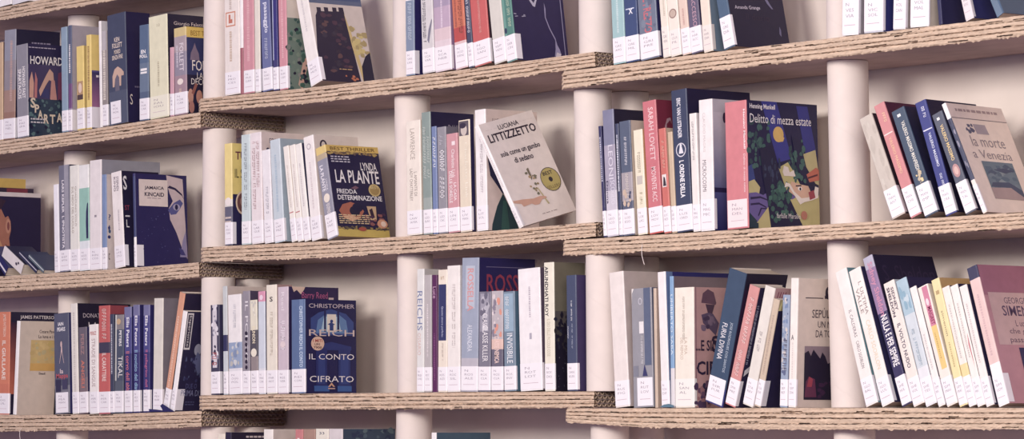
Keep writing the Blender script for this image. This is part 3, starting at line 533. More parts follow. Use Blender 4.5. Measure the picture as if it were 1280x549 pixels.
B('a2', 388, 403, -22, -22, (240, 232, 226), [(.78, (70, 84, 124)), (.74, (90, 100, 130)), (0, (206, 192, 184))], 'white leaning spine with a dark battlemented tower on its cover', code='ROSMUS', d=.131, lab=.05, wrap=.008,
  sp=[('d', .4, .5, .55, .95, (214, 206, 206))],
  cv=[('p', [(.0, .0), (.0, .3), (.05, .5), (.08, .62), (.12, .66), (.12, .7), (.2, .7), (.2, .665), (.26, .665), (.26, .705), (.34, .705), (.34, .67), (.42, .67), (.42, .71), (.5, .71), (.5, .675), (.54, .675), (.54, .715), (.63, .715), (.66, .5), (.74, 0)], (46, 36, 62)), ('b', 40, .1, .1, .62, .64, .05, .02, [(80, 52, 72), (56, 42, 62), (100, 70, 74), (60, 50, 70)], 6), ('p', [(.63, .66), (.7, .5), (.84, .02), (.78, .02), (.68, .34)], (206, 180, 120)), ('b', 30, .72, .26, .98, .52, .05, .03, [(206, 186, 120), (190, 170, 110), (170, 150, 100)], 7), ('p', [(.78, .0), (.8, .16), (.9, .26), (1.0, .3), (1.0, 0)], (40, 34, 60)), ('l', .36, .11, .6, .125, 1, (214, 170, 110)), ('b', 5, .4, .02, .7, .06, .03, .012, [(190, 110, 80)], 8)])
# ---- middle row, second bay
B('b2', 281, 290.5, 180.5, -.8, [(.45, (236, 212, 132)), (.38, (220, 214, 206)), (0, (104, 102, 122))], [(.5, (236, 210, 120)), (0, (46, 42, 86))], 'yellow and charcoal thriller spine with round badge on the cover', code='KNOTUN', cx=335, wrap=.008,
  sp=[('e', .5, .43, .4, .04, (238, 226, 220)), ('l', .1, .2, .9, .28, 2, (220, 200, 190))], cv=[('t', 'TUNNEL', .08, .84, .95, .92, (120, 60, 70), .02), ('t', 'IL SEGRETO', .06, .66, .9, .75, (110, 100, 60)), ('e', .3, .42, .22, .12, (230, 200, 170)), ('e', .3, .42, .18, .1, (120, 76, 76)), ('e', .3, .43, .1, .05, (170, 130, 120))])
B('b2', 302, 313, 169.5, -.8, (200, 214, 214), (190, 204, 206), 'pale aqua spine with dotted grey lettering', code='LAPRAD', cx=345, sp=[('q', .35, .3, .65, .92, (160, 170, 176), .0)])
B('b2', 315, 329, 167.5, -3, (234, 222, 222), (224, 204, 198), 'pinkish white tall spine with pale rose capitals', code='LARGUE', cx=380, sp=[('q', .55, .5, .8, .92, (206, 170, 172), .0), ('q', .2, .3, .45, .92, (206, 170, 172), .0)], cv=[('t', 'EDUARDO LAGO', .18, .9, .98, .945, (70, 60, 84), .0), ('e', .14, .84, .04, .02, (60, 56, 90))])
B('b2', 331, 341.5, 189, -4.5, (236, 230, 232), (226, 222, 226), 'shorter white spine left of the sky blue one', code='LASGIA', cx=365, sp=[('q', .35, .3, .65, .6, (200, 196, 206), .0)])
B('b2', 343.5, 356, 176.5, -6.5, (198, 209, 216), (164, 180, 192), 'sky blue tilting spine with blue cover', code='LAPPAZ', cx=395, wrap=.004, sp=[('d', .4, .3, .6, .85, (170, 190, 206))])
B('b2', 364.5, 371.5, 184.5, -11, (240, 232, 222), (226, 214, 200), 'slender ivory spine, first of three leaning alike', code='LEDFUO', cx=385, sp=[('d', .4, .35, .6, .8, (214, 200, 190)), ('r', .05, .3, .95, .31, (200, 120, 120))])
B('b2', 372.3, 379.5, 183, -11, (240, 232, 222), (220, 206, 196), 'slender ivory spine, second of three leaning alike', code='LEDSEG', cx=395, sp=[('d', .4, .35, .6, .8, (210, 196, 190)), ('r', .05, .3, .95, .31, (200, 120, 120))])
B('b2', 380.5, 388.5, 182, -12, (240, 234, 226), (50, 50, 84), 'slender ivory spine, third of three leaning alike', code='LEDTER', cx=400, sp=[('d', .4, .35, .6, .8, (210, 200, 200))])
B('b2', 389.8, 402.5, 173, -11, (240, 232, 228), (222, 206, 196), 'white leaning paperback with a tiny oval mark at spine top', code='LEEBUI', cx=447, sp=[('e', .5, .9, .22, .03, (190, 180, 186)), ('e', .5, .9, .14, .02, (240, 232, 228)), ('d', .4, .3, .55, .75, (220, 206, 206))], cv=[('e', .2, .905, .08, .05, (60, 50, 72)), ('e', .2, .905, .045, .034, (222, 206, 196))])
B('b2', 409.5, 422.5, 187, -15.5, [(.92, (226, 196, 120)), (.86, (190, 170, 140)), (.0, (150, 148, 164))], [(.93, (222, 184, 96)), (.085, (44, 38, 76)), (0, (206, 178, 90))], 'navy thriller with yellow edges and an eye on its cover', code='LAPFRE', cx=472, lab=.05, wrap=.002,
  sp=[('v', 'LA PLANTE', .2, .52, .52, .8, (236, 230, 236), .02), ('v', 'LYNDA', .58, .52, .75, .64, (236, 230, 236), .0), ('e', .5, .44, .3, .048, (236, 222, 206)), ('v', 'FREDDA DETERMINAZIONE', .35, .27, .7, .38, (236, 226, 226), .02)],
  cv=[('b', 60, 0, .905, 1, .93, .03, .012, [(150, 120, 80), (190, 160, 90), (110, 90, 80)], 11), ('t', 'BEST THRILLER', .07, .945, .93, .982, (110, 80, 50), .01), ('b', 60, 0, .085, 1, .11, .03, .014, [(110, 96, 70), (160, 136, 80), (60, 50, 70)], 12), ('l', .06, .8, .42, .88, 3, (206, 200, 214)), ('t', 'LYNDA', .61, .735, .92, .82, (240, 234, 236), .012), ('t', 'LA PLANTE', .1, .59, .94, .73, (240, 234, 236), .014),
      ('e', .82, .52, .115, .068, (206, 180, 116)), ('e', .82, .52, .09, .053, (170, 140, 84)), ('t', 'BEST', .74, .535, .9, .565, (226, 206, 150), .0), ('p', [(.36, .53), (.46, .56), (.52, .54), (.46, .52)], (130, 90, 110)), ('t', 'FREDDA', .09, .47, .47, .52, (236, 232, 236), .02), ('t', 'DETERMINAZIONE', .09, .4, .94, .455, (236, 232, 236), .02),
      ('p', [(.08, .28), (.16, .35), (.32, .38), (.48, .35), (.56, .28), (.46, .2), (.3, .17), (.16, .2)], (180, 104, 84)), ('p', [(.12, .22), (.3, .17), (.44, .2), (.32, .24)], (220, 160, 130)), ('e', .38, .28, .1, .055, (46, 40, 66)), ('e', .44, .32, .1, .05, (40, 36, 70)), ('p', [(.62, .34), (.8, .34), (.78, .19), (.66, .19)], (206, 170, 130)), ('p', [(.66, .3), (.72, .32), (.75, .22), (.69, .2)], (60, 40, 60)), ('b', 14, .58, .14, .95, .26, .05, .02, [(110, 56, 80), (80, 50, 80), (150, 90, 90)], 9), ('e', .88, .15, .1, .05, (214, 150, 116)), ('e', .9, .15, .05, .03, (240, 210, 190)), ('l', .06, .13, .64, .24, 5, (226, 196, 150)), ('e', .48, .085, .075, .022, (176, 84, 70))])
# ---- bottom row, second bay
B('c2', 264.5, 275.5, 382, -1.7, (70, 66, 90), (60, 56, 90), 'black spine blotched white with red capitals near its foot', code='OATBAB', cx=310, wrap=.006, sp=[('r', .25, .3, .75, 1, (214, 206, 212)), ('b', 30, .1, .32, .9, .98, .14, .025, [(60, 54, 80), (150, 146, 164), (226, 220, 226)], 21), ('q', .2, .31, .7, .47, (206, 110, 110), .02)])
B('c2', 280, 285.5, 358.5, -2, [(.55, (200, 204, 204)), (.4, (56, 56, 96)), (0, (200, 206, 210))], (206, 188, 180), 'tall pale grey spine with a plain beige cover above neighbours', code='OEKIAF', cx=333, wrap=.001, cv=[('r', .55, .945, .62, .965, (170, 160, 164))])
B('c2', 287, 303.5, 369.5, -2.5, [(.52, (238, 232, 230)), (.26, (150, 166, 196)), (0, (226, 222, 226))], (200, 196, 206), 'white spine with a misty blue landscape on its lower half', code='OGGPOL', cx=330, sp=[('q', .4, .65, .6, .9, (196, 196, 206), .0), ('b', 12, .2, .28, .8, .5, .12, .03, [(130, 146, 180), (206, 206, 206), (190, 186, 180)], 22)])
B('c2', 304, 313, 364.5, -1, (150, 142, 152), (80, 70, 96), 'grey spine with column of black dots and white letters', code='OREPOL', cx=340, sp=[('v', 'IL POLCO', .4, .3, .8, .9, (230, 224, 226), .0)] + [('e', .55, .26 + i * .055, .18, .02, (50, 40, 60)) for i in range(7)])
B('c2', 314.5, 323.5, 376, -2.5, [(.68, (226, 218, 196)), (.4, (86, 82, 92)), (0, (150, 136, 136))], (66, 60, 80), 'cream-topped charcoal spine with a pale round seal', code='PACREN', cx=345, sp=[('b', 8, .2, .72, .8, .98, .12, .02, [(206, 200, 190), (240, 234, 220)], 23), ('v', 'RUNION', .3, .54, .75, .72, (236, 222, 190), .02), ('e', .5, .44, .4, .045, (236, 226, 206))])
B('c2', 323.8, 332.5, 365, -1.5, [(.9, (222, 150, 176)), (.25, (206, 212, 222)), (0, (220, 220, 226))], (54, 48, 92), 'light blue spine with a pink top patch', code='PANCON', cx=350, sp=[('e', .5, .94, .25, .025, (240, 214, 226))])
B('c2', 334, 347, 357, -1.5, (234, 224, 206), (176, 140, 136), 'ivory spine with tiny black mark near the top', code='PARMOT', cx=365, sp=[('t', 'S', .35, .845, .65, .89, (60, 50, 60), .02), ('q', .38, .35, .62, .75, (206, 190, 170), .0)])
B('c2', 348, 361, 359.5, -1, (206, 188, 198), [(0, (52, 40, 84))], 'mauve spine with a torn scrap on its dark purple cover', code='REEVER', cx=423, wrap=.004,
  sp=[('v', 'Reed', .35, .78, .65, .95, (232, 220, 226), .0), ('q', .3, .4, .7, .68, (240, 230, 236), .0), ('e', .5, .46, .25, .03, (226, 206, 206))],
  cv=[('p', [(.06, 1.0), (.1, .95), (.16, .97), (.24, .93), (.3, .97), (.33, 1.0)], (222, 190, 170)), ('t', 'Barry Reed', .26, .875, .78, .955, (190, 90, 140), .0), ('r', .8, .86, .9, .905, (206, 180, 180))])
B('c2', 365, 382, 375.5, -1, [(.1, (92, 114, 156)), (0, (120, 130, 160))], [(.4, (36, 33, 84)), (0, (36, 34, 88))], 'deep blue thriller with a figure in a glowing doorway', code='REICON', cx=445, lab=.048, wrap=.001,
  sp=[('r', .62, .0, .9, 1, (110, 132, 172)), ('v', 'CHRISTOPHER REICH IL CONTO', .6, .28, .85, .93, (206, 220, 236), .01)],
  cv=[('p', [(.1, .62), (.1, .8), (.25, .86), (.5, .9), (.8, .85), (.95, .76), (.95, .62)], (58, 76, 140)), ('p', [(.2, .64), (.24, .78), (.38, .84), (.66, .84), (.8, .78), (.84, .64)], (96, 130, 180)), ('p', [(.3, .66), (.36, .82), (.64, .82), (.7, .66)], (170, 200, 220)), ('r', .42, .655, .6, .845, (226, 214, 200)), ('r', .36, .66, .4, .9, (40, 40, 92)), ('r', .62, .66, .66, .9, (40, 40, 92)), ('e', .51, .77, .03, .018, (50, 66, 130)), ('p', [(.43, .735), (.5, .76), (.58, .735), (.545, .73), (.545, .67), (.47, .67), (.47, .73)], (50, 66, 130)),
      ('p', [(.14, .5), (.5, .55), (.9, .5), (.9, .46), (.14, .46)], (46, 56, 120)), ('r', .2, .06, .42, .48, (42, 48, 112)), ('r', .64, .06, .88, .48, (44, 54, 118)), ('r', .24, .1, .38, .4, (52, 66, 132)), ('r', .68, .1, .84, .4, (54, 70, 138)), ('r', .16, .02, .46, .08, (60, 96, 164)), ('r', .62, .02, .9, .08, (60, 96, 164)),
      ('t', 'CHRISTOPHER', .06, .91, .96, .955, (206, 190, 200), .0), ('t', 'REICH', .06, .61, .96, .68, (214, 190, 184), .0), ('e', .23, .53, .13, .075, (226, 186, 160)), ('t', 'I MITI', .14, .545, .32, .575, (176, 60, 60), .02), ('t', 'LIRE', .17, .51, .28, .533, (90, 60, 70), .01), ('t', '7900', .15, .475, .31, .5, (80, 50, 60), .02), ('t', 'IL CONTO', .06, .36, .95, .42, (236, 228, 230), .0), ('t', 'CIFRATO', .07, .12, .94, .185, (236, 228, 230), .0), ('p', [(.43, .07), (.5, .115), (.57, .07), (.53, .07), (.5, .09), (.47, .07)], (214, 160, 130)), ('r', .43, .045, .57, .058, (200, 160, 150))])
# ---- cut-off bottom edge
B('d2', 272, 281, 543, 0, (236, 224, 206), (60, 50, 70), 'cream book top under the honeycomb shelf end, left of black', code='SEPVEC', cx=300)
B('d2', 281.5, 289, 541, 0, (48, 40, 66), (44, 36, 60), 'black book top with small white marks', code='SEPVEC', cx=329, cv=[('l', .3, .9, .8, .97, 2, (206, 190, 190))])
B('d2', 329.5, 341, 537.5, 0, (238, 230, 222), (214, 200, 190), 'white book top with beige cover, right of black one', code='SEPVEC', cx=369, cv=[('t', 'fal', .75, .94, 1, .97, (60, 50, 70), .01)])
B('d2', 369, 378.5, 537.5, 0, (206, 126, 126), (190, 130, 120), 'salmon pink book top', code='SEPVEC', cx=400, sp=[('r', .3, .9, .6, .93, (240, 226, 226))])
B('d2', 379, 394, 537.5, 0, (172, 134, 118), (150, 120, 110), 'brown book top right of the salmon one', code='SEPVEC', cx=420)
B('d2', 394.5, 410.5, 537, 0, (230, 222, 206), (220, 210, 200), 'pale cream book top with grey numerals', code='SEPVEC', cx=428, sp=[('t', '33', .3, .955, .7, .975, (90, 90, 110))])
B('d2', 411, 428, 537, 0, (214, 204, 204), (60, 76, 98), 'greyish white spine top with the wide dark teal cover', code='SIMMAI', cx=494, cv=[('b', 30, .1, .8, .95, .99, .05, .02, [(80, 100, 116), (50, 60, 90), (96, 116, 124)], 31)])
B('d2', 539, 545, 541.5, 0, W2, (66, 92, 112), 'thin white spine top with plain teal cover standing alone', code='SIMMAI', cx=613)
# ---- top row, third bay
B('a3', 507, 518, -12, -.8, [(.87, W2), (0, (132, 146, 170))], (46, 40, 102), 'blue-grey spine with navy cover beside the tube', code='SANLAN', cx=560, wrap=.01, sp=[('q', .3, .38, .7, .84, (196, 206, 222), .0)])
B('a3', 528, 543, -14, -3, (214, 208, 208), (190, 180, 190), 'pale grey spine with a seabird silhouette', code='SCAVIA', cx=580, sp=[('q', .15, .35, .4, 1, (92, 88, 100), .0), ('p', [(.5, .38), (.62, .5), (.9, .62), (.94, .6), (.8, .48), (.62, .34)], (130, 126, 144))])
B('a3', 543.8, 564.6, -16, -3.2, [(.75, (170, 152, 178)), (.5, (192, 166, 188)), (.36, (222, 196, 200)), (0, (226, 206, 212))], (160, 130, 170), 'broad lilac spine fading to rose', code='SCANEB', cx=610, sp=[('d', .45, .5, .55, .85, (226, 206, 222))])
B('a3', 569.5, 584.5, -15, -6.2, [(.5, (214, 116, 88)), (.33, (196, 80, 76)), (0, (226, 190, 190))], (60, 40, 84), 'orange-red spine with dark lettering', code='SCOFIN', cx=630, sp=[('q', .5, .4, .8, .98, (150, 84, 76), .0), ('d', .2, .5, .35, .9, (170, 90, 80))])
B('a3', 585.8, 592.5, -14, -7, (74, 78, 104), (60, 56, 86), 'slim slate spine with white lettering left of the red block', code='SGOFOR', cx=640, sp=[('q', .3, .4, .75, .9, (226, 222, 230), .01)])
B('a3', 593.3, 614, -15, -7.6, [(.04, (210, 98, 96)), (0, (206, 110, 104))], (70, 50, 60), 'thick coral red spine with thin pale title', code='SGOSAN', cx=655, sp=[('q', .45, .4, .58, .95, (230, 170, 160), .0)])
B('a3', 618, 633.5, -13, -9, (214, 208, 198), (190, 186, 180), 'greyish cream rounded spine left of the green one', code='SEPVEN', cx=670)
B('a3', 634, 646.5, -14, -9.4, [(.35, (84, 134, 124)), (0, (110, 150, 146))], (46, 38, 84), 'green spine with white smoke wisps on a black cover', code='SERCIN', cx=702, wrap=.0125, lab=.05,
  sp=[('r', .06, .3, .3, 1, (110, 160, 148)), ('q', .5, .45, .8, .92, (190, 206, 180), .0), ('e', .2, .42, .12, .04, (50, 60, 90))],
  cv=[('p', [(.3, .86), (.4, .74), (.44, .73), (.5, .86), (.46, .84), (.42, .78), (.36, .84)], (190, 186, 206)), ('p', [(.62, .8), (.64, .72), (.63, .6), (.69, .46), (.78, .32), (.8, .24), (.84, .18), (.86, .12), (.82, .06), (.78, .1), (.73, .08), (.76, .18), (.77, .3), (.67, .46), (.61, .6)], (150, 144, 180)), ('p', [(.74, .06), (.78, .14), (.86, .12), (.83, .05)], (206, 196, 206)), ('b', 6, .02, .58, .25, .64, .025, .008, [(170, 166, 190)], 4), ('p', [(.935, .04), (.95, .04), (.95, 1), (.935, 1)], (150, 146, 180))])
# ---- middle row, third bay
B('b3', 509, 527, 152.5, -2, (238, 226, 212), (220, 206, 190), 'cream spine with grey serif capitals and novel title', code='LAWAMA', cx=570, sp=[('v', 'LAWRENCE', .3, .66, .62, .93, (176, 162, 150), .0), ('v', 'L AMANTE DI', .55, .34, .75, .55, (150, 136, 130), .0), ('v', 'LADY CHATTERLEY', .25, .3, .45, .58, (150, 136, 130), .0)])
B('b3', 529.5, 540.5, 141.5, -3, [(.3, (140, 156, 150)), (0, (160, 170, 164))], (42, 36, 74), 'sage green spine with a tall black-navy cover behind', code='LEDBAI', cx=592, sp=[('q', .55, .45, .85, .8, (196, 204, 196), .0), ('q', .15, .45, .42, .88, (206, 212, 204), .0)], cv=[('t', 'DAVID', .4, .83, .7, .9, (150, 140, 160), .0)])
B('b3', 541.3, 547.5, 159, -2.5, (120, 136, 180), (60, 56, 104), 'thin periwinkle spine squeezed beside sage green', code='LEDPAU', cx=565, sp=[('q', .3, .6, .8, .9, (226, 230, 240), .0)])
B('b3', 548.3, 559.5, 160, -2.5, (150, 146, 154), (120, 116, 130), 'grey spine with large white serif name', code='LEDCAC', cx=580, sp=[('q', .3, .55, .8, .78, (236, 230, 232), .0), ('q', .25, .3, .75, .53, (226, 220, 224), .0), ('q', .3, .82, .6, .92, (200, 196, 206), .0)])
B('b3', 560.5, 574.5, 168.5, -3, (212, 150, 156), (200, 150, 156), 'dusty rose spine with white title', code='LINCAS', cx=590, sp=[('v', 'Charlotte Link', .45, .55, .75, .84, (240, 222, 222), .01), ('r', .5, .88, .8, .92, (240, 222, 222)), ('v', 'LA CASA', .6, .32, .85, .5, (244, 230, 230), .01), ('v', 'DELLE SORELLE', .2, .3, .48, .62, (244, 230, 230), .01)])
B('b3', 575.5, 589.5, 151.5, -2.8, (230, 214, 190), (46, 40, 84), 'buff spine with a small oval portrait photo on top', code='LIVMAN', cx=592, d=.135, sp=[('r', .08, .86, .94, .99, (96, 86, 96)), ('e', .5, .91, .28, .05, (206, 190, 180)), ('e', .4, .95, .3, .025, (60, 50, 70)), ('v', 'Charlotte Link', .55, .3, .8, .8, (240, 232, 214), .0)])
B('b3', 596, 609.5, 138.5, -3, (240, 234, 232), (222, 200, 190), 'tall white spine with dark green hourglass on cream cover', code='LITSOL', cx=671, wrap=.001, sp=[('q', .45, .3, .68, .8, (210, 196, 200), .0)],
  cv=[('t', 'LUCIANA', .12, .895, .4, .925, (70, 56, 80), .0), ('p', [(.2, .82), (.06, .7), (.02, .58), (.06, .45), (.24, .34), (.3, .3), (.42, .4), (.5, .6)], (46, 44, 82)), ('p', [(.3, .31), (.18, .2), (.08, .05), (.07, .0), (.6, .0), (.56, .1), (.4, .22)], (40, 66, 74)), ('p', [(.25, .0), (.3, .25), (.36, .25), (.42, 0)], (50, 90, 84))])
B('b3', 649, 654.5, 157, -28, W2, (242, 228, 220), 'cream paperback tipped backward showing a stretched bare arm', code='LITSOL', d=.142, pitch=math.radians(15.5), inset=.012, lab=.04, labcol=(236, 230, 232), name='book',
  sp=[('d', .3, .4, .7, .9, (226, 216, 216))],
  cv=[('l', .06, .925, .95, .929, 1, (206, 190, 182)), ('t', 'LUCIANA', .3, .905, .68, .95, (58, 46, 62), .015), ('t', 'LITTIZZETTO', .06, .805, .94, .885, (52, 40, 58), .022), ('t', 'sola come un gambo', .14, .64, .88, .705, (64, 52, 66), .02), ('t', 'di sedano', .33, .57, .68, .625, (64, 52, 66), .02), ('e', .8, .34, .175, .115, (70, 60, 66)), ('e', .8, .34, .165, .108, (196, 178, 104)), ('t', 'BEST', .7, .385, .88, .42, (60, 50, 60), .02), ('e', .8, .34, .035, .024, (60, 50, 60)), ('t', 'SELLERS', .68, .255, .92, .285, (130, 110, 70), .01),
      ('p', [(.46, .49), (.5, .5), (.5, .4), (.47, .38)], (130, 120, 100)), ('b', 14, .4, .24, .56, .48, .025, .014, [(160, 140, 100), (130, 126, 104), (190, 160, 120)], 41), ('p', [(.5, .3), (.52, .3), (.6, .13), (.57, .13)], (200, 186, 140)), ('p', [(.0, .245), (.18, .235), (.36, .215), (.5, .22), (.58, .205), (.6, .19), (.5, .185), (.42, .15), (.34, .155), (.3, .175), (.14, .17), (.12, .2), (.0, .225)], (222, 170, 146)), ('l', .4, .05, .68, .06, 1, (150, 130, 130))])
# ---- bottom row, third bay
B('c3', 521, 530, 337, 0, (224, 222, 218), (196, 190, 186), 'off-white spine with blue capitals beside the tube', code='REIDEJ', cx=550, sp=[('v', 'REICHS', .1, .5, .8, .82, (120, 130, 170), .0), ('v', 'OSSARIO', .15, .3, .6, .48, (220, 180, 170), .0)])
B('c3', 530.4, 539.5, 344.5, -.3, (186, 178, 178), (150, 130, 150), 'warm grey spine between off-white and maroon', code='ROTCOL', cx=560, sp=[('d', .4, .3, .6, .75, (220, 210, 210))])
B('c3', 540.5, 547, 344.5, -.8, (96, 44, 90), (100, 40, 92), 'maroon purple spine', code='ROTCOL', cx=575, wrap=.001, lab=None, sp=[('v', 'Luce', .2, .8, .9, .9, (206, 160, 190), .0), ('d', .4, .1, .6, .5, (140, 80, 130))])
B('c3', 547.5, 559, 338, 0, (236, 222, 204), (226, 214, 200), 'cream spine with a tall navy panel', code='KESAZI', cx=600, sp=[('r', .04, .42, .94, .88, (56, 60, 108)), ('v', 'Questo amore perfetto', .35, .45, .6, .7, (196, 200, 226), .0), ('t', 'art', .3, .92, .7, .95, (200, 170, 140), .0), ('q', .45, .25, .6, .4, (206, 190, 176), .0)])
B('c3', 559.3, 575, 333, -.5, (238, 230, 224), (220, 214, 214), 'ivory white spine with faint embossed letters', code='ROCSIL', cx=605, sp=[('q', .4, .3, .65, .85, (220, 208, 204), .0)])
B('c3', 576, 597, 323.5, 1.5, [(.25, (158, 166, 186)), (0, (188, 182, 192))], (46, 40, 96), 'thick powder blue volume with red capitals on navy cover', code='ROSALE', cx=669, wrap=.002,
  sp=[('r', .25, .62, .8, .94, (186, 192, 206)), ('v', 'ROSSELLA', .35, .6, .72, .92, (216, 150, 150), .02), ('v', 'ALEXANDRA', .38, .3, .66, .5, (226, 226, 236), .0)], cv=[('r', .12, .93, .95, .935, (120, 110, 150)), ('t', 'ROSSELLA', .13, .74, 1.25, .88, (160, 60, 84), .01), ('r', .12, .69, .95, .695, (110, 100, 140))])
B('c3', 597.8, 612.8, 365.5, .8, (128, 124, 140), (60, 50, 90), 'silver-grey thriller spine with white capitals, first of a trio', code='ROSCLA', cx=640, lab=.046, sp=[('r', .15, .6, .85, .98, (160, 156, 170)), ('b', 18, .2, .62, .8, .97, .12, .03, [(110, 106, 124), (190, 186, 196)], 51), ('v', 'CLASSE', .35, .62, .75, .78, (240, 234, 236), .0), ('v', 'CLASSE KILLER', .35, .3, .8, .66, (240, 234, 236), .0)])
B('c3', 614, 628.5, 364.5, 0, [(.52, (190, 180, 184)), (.42, (226, 190, 176)), (0, (110, 104, 122))], (60, 56, 100), 'grey thriller spine with peach band, middle of a trio', code='ROSCLA', cx=655, lab=.046, sp=[('b', 18, .15, .54, .85, .97, .13, .03, [(140, 130, 146), (220, 206, 206), (226, 150, 130)], 52), ('v', 'CLASSE NEMICA', .3, .28, .7, .55, (240, 206, 196), .02)])
B('c3', 630.5, 645, 365.5, -2, (122, 140, 158), (80, 112, 134), 'teal blue thriller spine with white capitals, last of a trio', code='ROSINV', cx=672, lab=.046, wrap=.002, sp=[('r', .1, .6, .9, .98, (150, 176, 196)), ('q', .2, .62, .5, .95, (230, 232, 236), .0), ('v', 'INVISIBILE', .3, .28, .8, .58, (236, 236, 240), .0)])
B('c3', 650.5, 678, 337.5, -3.5, (240, 234, 234), (96, 80, 100), 'wide plain white spine, broadest white of its row', code='ROTLOT', cx=705, lab=.05, sp=[('d', .48, .6, .56, .85, (190, 180, 190)), ('r', .48, .42, .58, .47, (176, 170, 184))])
B('c3', 681, 693.5, 329, -1.5, (234, 226, 206), [(.62, (124, 116, 98)), (.5, (96, 88, 86)), (0, (40, 34, 54))], 'cream spine in black capitals with mossy dark cover', code='ROYDIO', cx=731, wrap=.001, lab=.05, sp=[('v', 'ARUNDHATI ROY', .1, .58, .45, .97, (50, 44, 60), .02), ('v', 'IL DIO DELLE PICCOLE COSE', .3, .27, .6, .56, (190, 180, 156), .0)],
  cv=[('b', 60, .0, .3, .9, .6, .05, .02, [(40, 34, 54), (60, 54, 60), (80, 74, 72), (50, 50, 70)], 53), ('b', 24, .05, .03, .7, .35, .012, .005, [(90, 90, 110), (120, 116, 130)], 54)])
B('c3', 709, 721.5, 345, -1.5, (70, 78, 108), (66, 54, 100), 'slate blue spine with white lines of print, last before the tube', code='SANKUN', cx=760, lab=.05, sp=[('q', .45, .6, .58, .78, (236, 234, 240), .01), ('q', .5, .36, .62, .58, (180, 186, 206), .0), ('q', .1, .44, .2, .56, (220, 220, 230), .0)])
# ---- top row, fourth bay
B('a4', 767, 782.5, -13, -4, (158, 194, 196), (140, 170, 176), 'aqua spine first after the tube', code='GREAMO', cx=830, sp=[('d', .42, .4, .58, .85, (200, 220, 220))])
B('a4', 783.2, 799.5, -13, -4.5, (62, 78, 124), (60, 60, 110), 'navy spine with a white letter X', code='GREMIL', cx=840, sp=[('r', .15, .71, .8, .725, (200, 206, 226)), ('t', 'X', .36, .645, .68, .72, (240, 238, 244), .02)])
B('a4', 801.5, 824.5, -14, -6, (112, 120, 142), (46, 42, 96), 'blue-grey spine with large red capitals', code='GRIPRE', cx=870, sp=[('v', 'IL PREZZO', .3, .36, .74, .86, (206, 106, 116), .02), ('b', 8, .2, .4, .9, 1, .12, .05, [(124, 132, 152), (100, 106, 130)], 61)])
B('a4', 829.5, 839, -12, -7, (234, 222, 206), (226, 212, 196), 'cream spine just left of the oval-portrait one', code='GRIVEN', cx=880, lab=.055, labcol=(236, 226, 216), sp=[('d', .5, .6, .7, .95, (206, 190, 170))])
B('a4', 839.3, 852.6, -13, -7.3, (236, 224, 210), (220, 206, 196), 'cream spine with a small oval portrait', code='GUIPIL', cx=890, labcol=(238, 228, 222), sp=[('e', .5, .62, .36, .07, (150, 120, 110)), ('e', .5, .62, .28, .055, (200, 176, 160))])
B('a4', 853.8, 864.5, -12, -7.6, (228, 200, 184), (206, 180, 170), 'peach spine right of the portrait', code='HAMGLA', cx=895, sp=[('d', .4, .45, .6, .7, (206, 160, 150))])
B('a4', 865, 879, -14, -7.9, (100, 92, 118), (50, 44, 84), 'purple-grey spine with rose capitals', code='HARACC', cx=900, sp=[('v', 'ACCESSO', .4, .4, .75, .85, (206, 160, 176), .0)])
B('a4', 880.5, 892, -13, -7, (234, 218, 200), (120, 140, 160), 'cream spine with steel blue cover edge', code='HARDIA', cx=925, wrap=.006, labcol=(234, 222, 214))
B('a4', 906, 920, -18, -14, [(0, (76, 100, 128))], (40, 34, 62), 'petrol blue tilted spine with ghostly handwriting on black cover', code='GREDIA', d=.131, lab=.057, wrap=.004, cv=[('k', 'Amanda Grange', .1, .56, .56, .63, (206, 196, 210), .02), ('p', [(.66, .78), (.7, .84), (.76, .84), (.7, .8), (.76, .68), (.8, .62), (.77, .62), (.7, .7)], (120, 116, 150)), ('t', 'Il diario', .28, .42, .7, .52, (56, 44, 66), .0), ('p', [(.84, .24), (.86, .36), (.88, .3), (.87, .2)], (110, 106, 140))])
# ---- middle row, fourth bay
B('b4', 754.5, 758.5, 158.5, -7, (56, 54, 100), (50, 46, 90), 'thin navy spine first beside the tube', code='LEOLUN', cx=790, wrap=.001, sp=[('d', .3, .5, .7, .9, (200, 200, 220))])
B('b4', 759, 773, 139, -6.5, [(.72, (130, 130, 158)), (.36, (168, 160, 180)), (0, (206, 198, 210))], (48, 42, 66), 'silvery lilac spine with big pale capitals', code='LEOSCO', cx=806, wrap=.004, sp=[('v', 'LEONI', .4, .45, .82, .72, (220, 214, 226), .0), ('v', 'SCOGLIO', .5, .25, .9, .44, (220, 214, 226), .0), ('v', 'Donna', .12, .26, .3, .44, (60, 54, 90), .01)])
B('b4', 774, 778.5, 155.5, -5.5, (70, 76, 106), (70, 70, 100), 'pencil-thin steel spine between lilac and slate', code='LEVCAN', cx=800, sp=[('d', .3, .4, .7, .9, (220, 220, 230))])
B('b4', 779, 793, 153, -5.5, [(.55, (88, 98, 122)), (.3, (170, 160, 166)), (0, (90, 96, 120))], (214, 196, 178), 'slate spine with warm misty lower half and beige cover', code='LODESO', cx=806, wrap=.001, sp=[('q', .4, .6, .62, .86, (232, 228, 236), .02), ('q', .4, .28, .65, .54, (226, 214, 206), .01), ('b', 8, .2, .26, .8, .42, .15, .03, [(70, 76, 104), (206, 180, 160)], 71)])
B('b4', 797.5, 809, 164, -6.5, (236, 226, 200), (222, 166, 110), 'cream spine with orange cover beside the pink-red one', code='LOELAC', cx=830, wrap=.001, sp=[('q', .35, .55, .65, .8, (190, 176, 150), .0), ('r', .2, .48, .8, .56, (200, 190, 180)), ('q', .4, .25, .7, .4, (190, 176, 140), .0)])
